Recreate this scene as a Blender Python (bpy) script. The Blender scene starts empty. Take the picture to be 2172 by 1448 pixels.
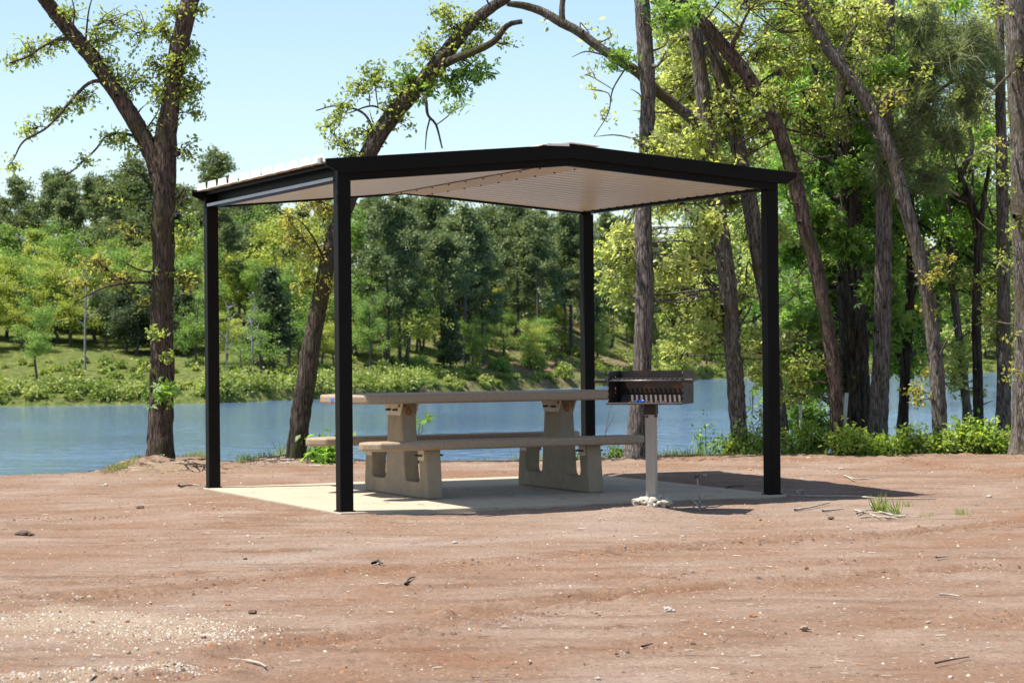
import bpy, bmesh, math, random
import numpy as np
from mathutils import Vector, Matrix

# ----------------------------------------------------------------------------
# camera, sky, sun, exposure
# ----------------------------------------------------------------------------
SC = bpy.context.scene
COL = SC.collection
F, YH, H, ROLL = 4837.9, 734.89, 1.2083, -0.0092      # focal length in photo pixels, horizon row, eye height, roll
CX, CY = 1086.0, 724.0
PITCH = math.atan((YH - CY) / F)

cam_d = bpy.data.cameras.new('camera')
cam = bpy.data.objects.new('camera', cam_d)
COL.objects.link(cam)
cam_d.sensor_fit = 'HORIZONTAL'
cam_d.sensor_width = 36.0
cam_d.lens = F / 2172 * 36.0
cam_d.clip_start = 0.1
cam_d.clip_end = 5000
cam_d.dof.use_dof = True
cam_d.dof.focus_distance = 14.8
cam_d.dof.aperture_fstop = 8.0
fw = Vector((0, math.cos(PITCH), math.sin(PITCH)))
up = Vector((0, -math.sin(PITCH), math.cos(PITCH)))
rt = Vector((1, 0, 0))
c_, s_ = math.cos(ROLL), math.sin(ROLL)
r2 = rt * c_ + up * s_
u2 = up * c_ - rt * s_
M = Matrix((r2, u2, -fw)).transposed().to_4x4()
M.translation = (0, 0, H)
cam.matrix_world = M
SC.camera = cam

SUN_TO = Vector((-1.137, -0.202, 2.61)).normalized()
world = bpy.data.worlds.new('World')
SC.world = world
world.use_nodes = True
wn = world.node_tree
wn.nodes.clear()
sky = wn.nodes.new('ShaderNodeTexSky')
sky.sky_type = 'NISHITA'
sky.sun_disc = False
sky.sun_elevation = math.asin(SUN_TO.z)
sky.sun_rotation = math.atan2(SUN_TO.x, SUN_TO.y)
sky.air_density = 1.0
sky.dust_density = 0.7
sky.ozone_density = 1.8
bg = wn.nodes.new('ShaderNodeBackground')
bg.inputs[1].default_value = 0.104
wo = wn.nodes.new('ShaderNodeOutputWorld')
wn.links.new(sky.outputs[0], bg.inputs[0])
wn.links.new(bg.outputs[0], wo.inputs[0])

sun_d = bpy.data.lights.new('sun', 'SUN')
sun_d.energy = 5.0
sun_d.angle = math.radians(0.5)
sun_d.color = (1.0, 0.955, 0.88)
sun = bpy.data.objects.new('sun', sun_d)
COL.objects.link(sun)
sun.rotation_euler = SUN_TO.to_track_quat('Z', 'Y').to_euler()

SC.view_settings.view_transform = 'Standard'
SC.view_settings.look = 'None'
SC.view_settings.exposure = 0.92
SC.view_settings.gamma = 1.0
SC.render.engine = 'CYCLES'
SC.cycles.use_denoising = True
SC.cycles.use_adaptive_sampling = False
SC.cycles.sample_clamp_indirect = 5.0
SC.cycles.max_bounces = 10
SC.cycles.diffuse_bounces = 8
SC.cycles.glossy_bounces = 4
SC.cycles.transmission_bounces = 4

# ----------------------------------------------------------------------------
# helpers
# ----------------------------------------------------------------------------
RNG = np.random.default_rng(7)

def ray(px, py):
    a, b = px - CX, py - CY
    a, b = c_ * a + s_ * b, -s_ * a + c_ * b
    x, zc = a / F, -b / F
    Y = math.cos(PITCH) - zc * math.sin(PITCH)
    Z = math.sin(PITCH) + zc * math.cos(PITCH)
    return np.array([x / Y, 1.0, Z / Y])

def at(px, py, D):                       # the place D metres out that the photo shows at (px, py)
    return np.array([0, 0, H]) + ray(px, py) * D

def gnd(px, py, z=-0.05):
    r = ray(px, py)
    return np.array([0, 0, H]) + r * ((z - H) / r[2])

def mesh_np(name, V, faces, mats, mat_idx=None, tint=None, smooth=False):
    """faces: list of int arrays (n,k); one mesh built with foreach_set."""
    me = bpy.data.meshes.new(name)
    V = np.ascontiguousarray(V, dtype=np.float32)
    faces = [np.asarray(f, dtype=np.int32) for f in faces if len(f)]
    nl = sum(f.size for f in faces); nf = sum(len(f) for f in faces)
    me.vertices.add(len(V)); me.vertices.foreach_set('co', V.ravel())
    me.loops.add(nl); me.polygons.add(nf)
    me.loops.foreach_set('vertex_index', np.concatenate([f.ravel() for f in faces]))
    tot = np.concatenate([np.full(len(f), f.shape[1], dtype=np.int32) for f in faces])
    start = np.concatenate([[0], np.cumsum(tot)[:-1]]).astype(np.int32)
    me.polygons.foreach_set('loop_start', start)
    me.polygons.foreach_set('loop_total', tot)
    for m in (mats if isinstance(mats, (list, tuple)) else [mats]):
        me.materials.append(m)
    if mat_idx is not None:
        me.polygons.foreach_set('material_index', np.asarray(mat_idx, dtype=np.int32))
    if smooth:
        me.polygons.foreach_set('use_smooth', np.ones(nf, dtype=bool))
    if tint is not None:
        a = me.attributes.new('tint', 'FLOAT', 'POINT')
        a.data.foreach_set('value', np.asarray(tint, dtype=np.float32))
    me.update(calc_edges=True)
    me.validate()
    return me

def obj(name, me, parent=None, loc=(0, 0, 0)):
    o = bpy.data.objects.new(name, me)
    COL.objects.link(o)
    o.location = loc
    if parent is not None:
        o.parent = parent
    return o

def tag(o, label=None, cat=None, group=None, kind=None):
    if label: o['label'] = label
    if cat: o['category'] = cat
    if group: o['group'] = group
    if kind: o['kind'] = kind
    return o

def empty(name, loc, label, cat, group=None, rz=0.0):
    o = bpy.data.objects.new(name, None)
    COL.objects.link(o)
    o.empty_display_size = 0.1
    o.location = tuple(loc)
    o.rotation_euler = (0, 0, rz)
    return tag(o, label, cat, group)

class BM:
    """collects boxes, bars and plates into ONE mesh"""
    def __init__(self): self.bm = bmesh.new()
    def box(self, lo, hi, bevel=0.0, rot=None, seg=2):
        b = bmesh.new()
        bmesh.ops.create_cube(b, size=1)
        for v in b.verts:
            v.co = Vector(((lo[0]+hi[0])/2 + v.co.x*(hi[0]-lo[0]), (lo[1]+hi[1])/2 + v.co.y*(hi[1]-lo[1]), (lo[2]+hi[2])/2 + v.co.z*(hi[2]-lo[2])))
        if bevel: bmesh.ops.bevel(b, geom=list(b.edges), offset=bevel, segments=seg, affect='EDGES', profile=0.5)
        self._add(b, rot)
    def prism(self, outline, axis_vecs, origin, thick, holes=(), bevel=0.0):
        """outline in 2D swept along the third axis; axis_vecs = (ex, ey, ez)"""
        b = bmesh.new()
        ex, ey, ez = [Vector(a) for a in axis_vecs]
        o = Vector(origin)
        edges = []
        for loop in [outline] + list(holes):
            vs = [b.verts.new(o + ex*p[0] + ey*p[1]) for p in loop]
            edges += [b.edges.new((vs[i], vs[(i+1) % len(vs)])) for i in range(len(vs))]
        if holes:
            r = bmesh.ops.triangle_fill(b, use_beauty=True, use_dissolve=False, edges=edges)
            fs = [g for g in r['geom'] if isinstance(g, bmesh.types.BMFace)]
        else:
            fs = [b.faces.new([v for v in b.verts])]
        r = bmesh.ops.extrude_face_region(b, geom=fs)
        bmesh.ops.translate(b, verts=[g for g in r['geom'] if isinstance(g, bmesh.types.BMVert)], vec=ez*thick)
        bmesh.ops.recalc_face_normals(b, faces=list(b.faces))
        if bevel:
            es = [e for e in b.edges if len(e.link_faces) == 2 and e.calc_face_angle(0) > 0.5]
            bmesh.ops.bevel(b, geom=es, offset=bevel, segments=2, affect='EDGES', profile=0.5)
        self._add(b)
    def bar(self, pts, r, n=8):
        V, Fq = tube_np(np.array(pts, float), np.full(len(pts), r), n)
        b = bmesh.new()
        vs = [b.verts.new(v) for v in V]
        for f in Fq: b.faces.new([vs[i] for i in f])
        for k in (0, len(pts)-1):
            ring = vs[k*n:(k+1)*n]
            b.faces.new(ring if k else ring[::-1])
        for f in b.faces: f.smooth = True
        self._add(b)
    def blob(self, c, r, rng, sub=2, j=0.25):
        b = bmesh.new()
        bmesh.ops.create_icosphere(b, subdivisions=sub, radius=1)
        for v in b.verts:
            k = 1 + rng.uniform(-j, j)
            v.co = Vector((c[0]+v.co.x*r[0]*k, c[1]+v.co.y*r[1]*k, c[2]+v.co.z*r[2]*k))
        self._add(b)
    def _add(self, b, rot=None):
        if rot is not None: bmesh.ops.transform(b, matrix=rot, verts=list(b.verts))
        me = bpy.data.meshes.new('tmp'); b.to_mesh(me); b.free()
        self.bm.from_mesh(me); bpy.data.meshes.remove(me)
    def build(self, name, mat, parent=None, loc=(0, 0, 0)):
        me = bpy.data.meshes.new(name)
        self.bm.normal_update(); self.bm.to_mesh(me); self.bm.free()
        me.materials.append(mat)
        return obj(name, me, parent, loc)

def tube_np(P, R, n=8, rough=0.0, rng=None, twist=None):
    """verts and quads of a tube through P"""
    P = np.asarray(P, float)
    T = np.gradient(P, axis=0); T /= np.linalg.norm(T, axis=1, keepdims=True) + 1e-9
    ref = np.array([0.0, 1.0, 0.0]) if abs(T[0, 1]) < 0.9 else np.array([1.0, 0, 0])
    N = np.zeros_like(P)
    v = np.cross(np.cross(T[0], ref), T[0]); v /= np.linalg.norm(v)
    for i in range(len(P)):
        v = v - T[i] * (v @ T[i]); v /= np.linalg.norm(v) + 1e-9
        N[i] = v
    B = np.cross(T, N)
    a = np.linspace(0, 2*np.pi, n, endpoint=False)
    rr = np.repeat(R[:, None], n, 1)
    if rough and rng is not None:
        s = np.concatenate([[0], np.cumsum(np.linalg.norm(np.diff(P, axis=0), axis=1))])[:, None]
        m = np.zeros((len(P), n))
        for k in range(14):
            fa = rng.integers(1, 9); fs = rng.uniform(0.5, 9); 
            m += np.sin(fa*a[None, :] + fs*s + rng.uniform(0, 6.28)) * np.sin(rng.uniform(0.3, 2.0)*s + rng.uniform(0, 6.28)) / (0.6 + 0.25*fa)
        m = 0.55*m + rng.normal(0, 0.75, m.shape)
        rr = rr * (1 + rough*m)
    V = P[:, None, :] + rr[..., None]*(np.cos(a)[None, :, None]*N[:, None, :] + np.sin(a)[None, :, None]*B[:, None, :])
    i = np.arange(len(P)-1)[:, None]*n
    j = np.arange(n)[None, :]
    q = np.stack([i+j, i+(j+1) % n, i+n+(j+1) % n, i+n+j], -1).reshape(-1, 4)
    return V.reshape(-1, 3), q

def spline(P, R, step):
    """Catmull-Rom resampling of a polyline with radii"""
    P = np.asarray(P, float); R = np.asarray(R, float)
    A = np.column_stack([P, R])
    A = np.vstack([2*A[0]-A[1], A, 2*A[-1]-A[-2]])
    out = []
    for k in range(1, len(A)-2):
        n = max(2, int(np.linalg.norm(A[k+1, :3]-A[k, :3])/step))
        t = np.linspace(0, 1, n, endpoint=False)[:, None]
        p0, p1, p2, p3 = A[k-1], A[k], A[k+1], A[k+2]
        out.append(0.5*((2*p1) + (-p0+p2)*t + (2*p0-5*p1+4*p2-p3)*t*t + (-p0+3*p1-3*p2+p3)*t**3))
    out.append(A[-2][None])
    out = np.vstack(out)
    return out[:, :3], np.maximum(out[:, 3], 0.002)

class Acc:
    """accumulates vertex/face arrays"""
    def __init__(self): self.V = []; self.Fa = {}; self.T = []; self.n = 0
    def add(self, V, Fq, tint=None):
        Fq = np.asarray(Fq)
        self.V.append(V); self.Fa.setdefault(Fq.shape[1], []).append(Fq + self.n)
        self.T.append(np.zeros(len(V)) if tint is None else np.asarray(tint))
        self.n += len(V)
    def mesh(self, name, mat, smooth=False, off=None):
        V = np.vstack(self.V)
        if off is not None: V = V - np.asarray(off)
        return mesh_np(name, V, [np.vstack(f) for f in self.Fa.values()], mat, tint=np.concatenate(self.T), smooth=smooth)

# --- value noise -------------------------------------------------------------
def vnoise(x, y, seed=0):
    xi = np.floor(x).astype(np.int64); yi = np.floor(y).astype(np.int64)
    fx = x-xi; fy = y-yi
    fx = fx*fx*(3-2*fx); fy = fy*fy*(3-2*fy)
    def h(a, b):
        n = (a*374761393 + b*668265263 + seed*1442695041) & 0xFFFFFFFF
        n = ((n ^ (n >> 13))*1274126177) & 0xFFFFFFFF
        return ((n ^ (n >> 16)) & 0xFFFF)/65535.0
    return ((h(xi, yi)*(1-fx)+h(xi+1, yi)*fx)*(1-fy) + (h(xi, yi+1)*(1-fx)+h(xi+1, yi+1)*fx)*fy)*2-1

def fbm(x, y, oct=4, seed=0):
    s = 0; a = 1
    for o in range(oct):
        s = s + a*vnoise(x*2**o, y*2**o, seed+o*17); a *= 0.5
    return s/2

# --- leaves ------------------------------------------------------------------
DIAMOND = (np.array([[0, 0, 0], [0.30, 0.45, 0.10], [0, 1, 0], [-0.30, 0.45, 0.10]]), np.array([[0, 1, 2], [0, 2, 3]]))
_lb = []
_lf = []
for k, (ang, ln) in enumerate(((0, 1.0), (55, 0.85), (-55, 0.85))):
    t = math.radians(ang); c, s = math.cos(t), math.sin(t)
    for (x, y, z) in ((0, 0, 0), (0.2, 0.5, 0.06), (0, 1, -0.03), (-0.2, 0.5, 0.06)):
        _lb.append(((c*x + s*y)*ln, (-s*x + c*y)*ln, z))
    _lf += [[4*k, 4*k+1, 4*k+2], [4*k, 4*k+2, 4*k+3]]
STAR = (np.array(_lb), np.array(_lf))
BLADE = (np.array([[-0.035, 0, 0], [0.035, 0, 0], [0.02, 0.6, 0.03], [0, 1, 0.0]]), np.array([[0, 1, 2], [0, 2, 3]]))
NEEDLE = (np.array([[-0.016, 0, 0], [0.016, 0, 0], [0.0, 1, 0]]), np.array([[0, 1, 2]]))
CLUMP = (np.array([[0, 0, 0], [0.42, 0.4, 0.12], [0.05, 1, 0], [-0.38, 0.55, 0.1]]), np.array([[0, 1, 2], [0, 2, 3]]))
LEAF = dict(diamond=DIAMOND, star=STAR, blade=BLADE, needle=NEEDLE, clump=CLUMP)

def leaf_arrays(C, size, kind, rng, dirs=None, flat=0.5, tint=None):
    """C (N,3) places; returns verts, tris, tint"""
    tv, tf = LEAF[kind]
    N = len(C)
    if dirs is None:
        d = rng.normal(size=(N, 3)); d[:, 2] -= 0.35
    else:
        d = dirs + rng.normal(size=(N, 3))*0.35
    d /= np.linalg.norm(d, axis=1, keepdims=True)
    nrm = rng.normal(size=(N, 3)); nrm[:, 2] = np.abs(nrm[:, 2]) + flat
    x = np.cross(d, nrm); x /= np.linalg.norm(x, axis=1, keepdims=True) + 1e-9
    z = np.cross(x, d)
    s = size*rng.uniform(0.65, 1.35, N)
    V = C[:, None, :] + s[:, None, None]*(tv[None, :, 0:1]*x[:, None] + tv[None, :, 1:2]*d[:, None] + tv[None, :, 2:3]*z[:, None])
    Fq = (tf[None] + (np.arange(N)*len(tv))[:, None, None]).reshape(-1, 3)
    t = rng.uniform(0, 1, N) if tint is None else np.clip(tint + rng.normal(0, 0.18, N), 0, 1)
    return V.reshape(-1, 3), Fq, np.repeat(t, len(tv))

# ----------------------------------------------------------------------------
# materials
# ----------------------------------------------------------------------------
def nt(name):
    m = bpy.data.materials.new(name); m.use_nodes = True
    t = m.node_tree; t.nodes.clear()
    out = t.nodes.new('ShaderNodeOutputMaterial')
    return m, t, out

def N(t, kind, **kw):
    n = t.nodes.new(kind)
    for k, v in kw.items():
        if hasattr(n, k): setattr(n, k, v)
        else: n.inputs[k.replace('_', ' ')].default_value = v
    return n

def ramp(t, stops, interp='LINEAR'):
    r = t.nodes.new('ShaderNodeValToRGB')
    r.color_ramp.interpolation = interp
    el = r.color_ramp.elements
    while len(el) > 1: el.remove(el[-1])
    el[0].position = stops[0][0]; el[0].color = (*stops[0][1], 1)
    for p, c in stops[1:]:
        e = el.new(p); e.color = (*c, 1)
    return r

def mapping(t, scale, coord='Object'):
    tc = t.nodes.new('ShaderNodeTexCoord'); mp = t.nodes.new('ShaderNodeMapping')
    mp.inputs['Scale'].default_value = scale
    t.links.new(tc.outputs[coord], mp.inputs[0])
    return mp.outputs[0]

def simple_mat(name, c1, c2, rough=0.6, scale=6.0, spec=0.3, metallic=0.0, bump=0.0, bscale=60.0, vscale=(1, 1, 1), speck=None):
    m, t, out = nt(name)
    L = t.links.new
    co = mapping(t, vscale)
    nz = N(t, 'ShaderNodeTexNoise', Scale=scale, Detail=6.0, Roughness=0.6); L(co, nz.inputs['Vector'])
    rp = ramp(t, [(0.3, c1), (0.7, c2)]); L(nz.outputs[0], rp.inputs[0])
    col = rp.outputs[0]
    if speck:
        n2 = N(t, 'ShaderNodeTexNoise', Scale=speck[0], Detail=3.0); L(co, n2.inputs['Vector'])
        r2_ = ramp(t, [(speck[2], (0, 0, 0)), (speck[2]+0.06, (1, 1, 1))]); L(n2.outputs[0], r2_.inputs[0])
        mx = N(t, 'ShaderNodeMix', data_type='RGBA'); L(r2_.outputs[0], mx.inputs[0]); L(col, mx.inputs[6]); mx.inputs[7].default_value = (*speck[1], 1)
        col = mx.outputs[2]
    p = N(t, 'ShaderNodeBsdfPrincipled', Roughness=rough, Metallic=metallic)
    p.inputs['Specular IOR Level'].default_value = spec
    L(col, p.inputs['Base Color'])
    if bump:
        n3 = N(t, 'ShaderNodeTexNoise', Scale=bscale, Detail=5.0); L(co, n3.inputs['Vector'])
        b = N(t, 'ShaderNodeBump', Strength=bump, Distance=0.01); L(n3.outputs[0], b.inputs['Height']); L(b.outputs[0], p.inputs['Normal'])
    L(p.outputs[0], out.inputs[0])
    return m

def leaf_mat(name, cols, trans=0.4, rough=0.45, spec=0.35):
    m, t, out = nt(name)
    L = t.links.new
    at_ = N(t, 'ShaderNodeAttribute', attribute_name='tint')
    rp = ramp(t, [(i/(len(cols)-1), c) for i, c in enumerate(cols)]); L(at_.outputs['Fac'], rp.inputs[0])
    p = N(t, 'ShaderNodeBsdfPrincipled', Roughness=rough); p.inputs['Specular IOR Level'].default_value = spec
    L(rp.outputs[0], p.inputs['Base Color'])
    tr = N(t, 'ShaderNodeBsdfTranslucent')
    hs = N(t, 'ShaderNodeMix', data_type='RGBA', blend_type='MULTIPLY'); hs.inputs[0].default_value = 1.0
    L(rp.outputs[0], hs.inputs[6]); hs.inputs[7].default_value = (1.65, 1.65, 0.95, 1)
    L(hs.outputs[2], tr.inputs[0])
    mx = N(t, 'ShaderNodeMixShader'); mx.inputs[0].default_value = trans
    L(p.outputs[0], mx.inputs[1]); L(tr.outputs[0], mx.inputs[2]); L(mx.outputs[0], out.inputs[0])
    return m

def bark_mat(name, dark, light, moss=None, scale=14.0, stretch=0.16, bump=1.0):
    m, t, out = nt(name)
    L = t.links.new
    co = mapping(t, (1, 1, stretch))
    wn_ = N(t, 'ShaderNodeTexNoise', Scale=5.0, Detail=3.0); L(co, wn_.inputs['Vector'])
    ad = N(t, 'ShaderNodeMix', data_type='RGBA', blend_type='ADD'); ad.inputs[0].default_value = 0.12
    L(co, ad.inputs[6]); L(wn_.outputs['Color'], ad.inputs[7])
    vo = N(t, 'ShaderNodeTexVoronoi', feature='DISTANCE_TO_EDGE', Scale=scale); L(ad.outputs[2], vo.inputs['Vector'])
    n1 = N(t, 'ShaderNodeTexNoise', Scale=scale*2.2, Detail=7.0, Roughness=0.7); L(ad.outputs[2], n1.inputs['Vector'])
    mp = N(t, 'ShaderNodeMath', operation='MULTIPLY'); 
    vr = ramp(t, [(0.0, (0, 0, 0)), (0.25, (1, 1, 1))]); L(vo.outputs['Distance'], vr.inputs[0])
    vm = N(t, 'ShaderNodeMath', operation='MULTIPLY_ADD'); L(vr.outputs[0], vm.inputs[0]); vm.inputs[1].default_value = 0.35; vm.inputs[2].default_value = 0.65
    n4 = N(t, 'ShaderNodeTexNoise', Scale=scale*0.9, Detail=8.0, Roughness=0.75); L(ad.outputs[2], n4.inputs['Vector'])
    av = N(t, 'ShaderNodeMath', operation='MULTIPLY_ADD'); L(n4.outputs[0], av.inputs[0]); av.inputs[1].default_value = 1.1
    ah = N(t, 'ShaderNodeMath', operation='MULTIPLY_ADD'); L(n1.outputs[0], ah.inputs[0]); ah.inputs[1].default_value = 0.7; ah.inputs[2].default_value = -0.4
    L(ah.outputs[0], av.inputs[2]); L(vm.outputs[0], mp.inputs[0]); L(av.outputs[0], mp.inputs[1])
    rp = ramp(t, [(0.26, dark), (0.58, light)]); L(mp.outputs[0], rp.inputs[0])
    col = rp.outputs[0]
    nb = N(t, 'ShaderNodeTexNoise', Scale=2.3, Detail=4.0); 
    co2 = mapping(t, (1, 1, 0.6)); L(co2, nb.inputs['Vector'])
    if moss:
        mr = ramp(t, [(0.50, (0, 0, 0)), (0.66, (1, 1, 1))]); L(nb.outputs[0], mr.inputs[0])
        mx = N(t, 'ShaderNodeMix', data_type='RGBA'); L(mr.outputs[0], mx.inputs[0]); L(col, mx.inputs[6])
        mm = N(t, 'ShaderNodeMix', data_type='RGBA', blend_type='MULTIPLY'); mm.inputs[0].default_value = 0.6
        mm.inputs[6].default_value = (*moss, 1); L(n1.outputs[0], mm.inputs[7])
        L(mm.outputs[2], mx.inputs[7]); col = mx.outputs[2]
    p = N(t, 'ShaderNodeBsdfPrincipled', Roughness=0.9); p.inputs['Specular IOR Level'].default_value = 0.15
    L(col, p.inputs['Base Color'])
    b = N(t, 'ShaderNodeBump', Strength=bump, Distance=0.05); L(mp.outputs[0], b.inputs['Height']); L(b.outputs[0], p.inputs['Normal'])
    L(p.outputs[0], out.inputs[0])
    return m

M_BLACK = simple_mat('black_paint', (0.009, 0.0085, 0.0075), (0.013, 0.012, 0.011), rough=0.45, scale=3, spec=0.045, bump=0.02, bscale=30)
M_CREAM = simple_mat('cream_sheet_metal', (0.66, 0.615, 0.475), (0.70, 0.655, 0.51), rough=0.33, scale=1.5, spec=0.5)
M_LIP = simple_mat('bare_metal_lip', (0.30, 0.31, 0.32), (0.38, 0.39, 0.40), rough=0.4, scale=4, spec=0.5)
M_STRIP = simple_mat('cream_flashing', (0.56, 0.50, 0.40), (0.60, 0.535, 0.43), rough=0.75, scale=1.5, spec=0.2)
M_WHITE = simple_mat('white_trim', (0.74, 0.72, 0.68), (0.80, 0.78, 0.74), rough=0.45, scale=5)
M_CONC = simple_mat('concrete_support', (0.25, 0.198, 0.13), (0.325, 0.263, 0.18), rough=0.85, scale=9, spec=0.2, bump=0.25, bscale=90, speck=(70.0, (0.17,0.135,0.095), 0.70))
M_SLAB = simple_mat('slab_concrete', (0.345, 0.288, 0.205), (0.42, 0.358, 0.262), rough=0.85, scale=2.2, spec=0.2, bump=0.15, bscale=70, speck=(9.0, (0.29, 0.235, 0.17), 0.66))
M_TOP = simple_mat('tan_aggregate', (0.28, 0.212, 0.138), (0.35, 0.272, 0.185), rough=0.6, scale=40, spec=0.3, bump=0.15, bscale=160, speck=(150.0, (0.14,0.10,0.075), 0.60))
M_BRACKET = simple_mat('cream_bracket', (0.50, 0.45, 0.34), (0.58, 0.52, 0.41), rough=0.5, scale=10)
M_BOLT = simple_mat('dark_bolt', (0.05, 0.04, 0.035), (0.09, 0.07, 0.06), rough=0.5, scale=30, metallic=0.5)
M_RUST = simple_mat('rust_stain', (0.15, 0.075, 0.025), (0.27, 0.14, 0.05), rough=0.9, scale=40, bump=0.5, bscale=120)
M_BLUE = simple_mat('blue_plastic', (0.02, 0.10, 0.50), (0.05, 0.2, 0.75), rough=0.4, scale=20)
M_GALV = simple_mat('galvanised_post', (0.27, 0.25, 0.215), (0.38, 0.35, 0.30), rough=0.45, scale=7, metallic=0.35, vscale=(1, 1, 0.35), speck=(26.0, (0.22, 0.17, 0.13), 0.66))
M_GRILL = simple_mat('grill_steel', (0.014, 0.012, 0.011), (0.035, 0.022, 0.017), rough=0.55, scale=5, spec=0.3, speck=(4.0, (0.07, 0.028, 0.015), 0.6))
M_GRATE = simple_mat('grate_steel', (0.05, 0.045, 0.045), (0.16, 0.14, 0.13), rough=0.4, scale=30, metallic=0.6)
M_ASH = simple_mat('ash', (0.045, 0.036, 0.032), (0.11, 0.09, 0.078), rough=0.95, scale=60)
M_RUBBLE = simple_mat('pale_concrete_rubble', (0.36, 0.325, 0.26), (0.50, 0.455, 0.37), rough=0.95, scale=30, bump=0.5, bscale=90)
M_POLE = simple_mat('pale_pole', (0.45, 0.44, 0.38), (0.62, 0.60, 0.52), rough=0.6, scale=8, vscale=(1, 1, 0.3))

M_BARK_RED = bark_mat('bark_reddish', (0.017, 0.013, 0.010), (0.235, 0.165, 0.13), moss=(0.11, 0.10, 0.045), scale=34)
M_BARK_MOSS = bark_mat('bark_mossy', (0.014, 0.012, 0.010), (0.17, 0.135, 0.10), moss=(0.11, 0.11, 0.045), scale=32)
M_BARK_GREY = bark_mat('bark_grey', (0.026, 0.022, 0.02), (0.33, 0.28, 0.24), scale=40, stretch=0.13)
M_BARK_BROWN = bark_mat('bark_brown', (0.028, 0.024, 0.021), (0.34, 0.295, 0.25), moss=(0.16, 0.13, 0.07), scale=36)
M_BARK_DARK = bark_mat('bark_dark', (0.012, 0.010, 0.009), (0.13, 0.105, 0.085), scale=22, stretch=0.1)
M_FARBARK = simple_mat('far_bark', (0.05, 0.045, 0.042), (0.11, 0.10, 0.095), rough=0.9, scale=3, vscale=(1, 1, 0.3))
M_FARBARK_PALE = simple_mat('far_pale_bark', (0.17, 0.165, 0.165), (0.27, 0.26, 0.25), rough=0.9, scale=3, vscale=(1, 1, 0.3))
M_DEADWOOD = simple_mat('dead_wood', (0.24, 0.20, 0.16), (0.42, 0.37, 0.30), rough=0.9, scale=14, bump=0.3)
M_DARKTWIG = simple_mat('dark_twig', (0.05, 0.036, 0.027), (0.11, 0.08, 0.06), rough=0.9, scale=14, bump=0.3)

L_YEL = leaf_mat('leaf_yellow_green', [(0.17, 0.225, 0.045), (0.28, 0.335, 0.085), (0.39, 0.42, 0.14)], trans=0.52)
L_GOLD = leaf_mat('leaf_golden', [(0.22, 0.205, 0.045), (0.35, 0.33, 0.085), (0.46, 0.44, 0.14)], trans=0.5)
L_BRIGHT = leaf_mat('leaf_bright_green', [(0.075, 0.145, 0.026), (0.165, 0.275, 0.058), (0.265, 0.375, 0.11)], trans=0.54)
L_PALE = leaf_mat('leaf_pale_olive', [(0.207, 0.246, 0.065), (0.376, 0.415, 0.136), (0.570, 0.583, 0.259)], trans=0.56, spec=0.5)
L_MID = leaf_mat('leaf_mid_green', [(0.089, 0.179, 0.029), (0.179, 0.324, 0.055), (0.292, 0.438, 0.089)], trans=0.56)
L_NEEDLE = leaf_mat('pine_needles', [(0.10, 0.14, 0.06), (0.18, 0.22, 0.10), (0.27, 0.31, 0.16)], trans=0.35, spec=0.4)
L_SHRUB = leaf_mat('leaf_shrub', [(0.143, 0.231, 0.033), (0.275, 0.385, 0.066), (0.418, 0.495, 0.121)], trans=0.48)
L_GRASS = leaf_mat('grass_blades', [(0.10, 0.17, 0.03), (0.21, 0.29, 0.06), (0.38, 0.36, 0.15)], trans=0.42)
FL_PINE = leaf_mat('far_pine', [(0.069, 0.106, 0.045), (0.128, 0.170, 0.071), (0.201, 0.239, 0.101)], trans=0.35)
FL_DARK = leaf_mat('far_cedar', [(0.032, 0.055, 0.024), (0.058, 0.088, 0.037), (0.095, 0.125, 0.052)], trans=0.25)
FL_GREEN = leaf_mat('far_green', [(0.105, 0.185, 0.04), (0.19, 0.30, 0.07), (0.29, 0.40, 0.115)], trans=0.4)
FL_YEL = leaf_mat('far_yellow_green', [(0.194, 0.244, 0.043), (0.325, 0.375, 0.075), (0.463, 0.481, 0.138)], trans=0.4)
FL_MID = leaf_mat('far_mid_green', [(0.104, 0.182, 0.034), (0.182, 0.280, 0.058), (0.273, 0.364, 0.091)], trans=0.4)
FL_SHORE = leaf_mat('far_shore_shrub', [(0.130, 0.182, 0.039), (0.247, 0.312, 0.072), (0.403, 0.416, 0.143)], trans=0.35)

# ----------------------------------------------------------------------------
# the setting: ground, slab, water, far bank
# ----------------------------------------------------------------------------
YAW, SX0, SY0, SW, SL = 0.421, -1.2494, 16.8918, 3.6543, 3.3682
UV = np.array([math.cos(YAW), math.sin(YAW)]); VV = np.array([-math.sin(YAW), math.cos(YAW)])
def shelter_xy(a, b): return np.array([SX0, SY0]) + a*UV + b*VV

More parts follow.
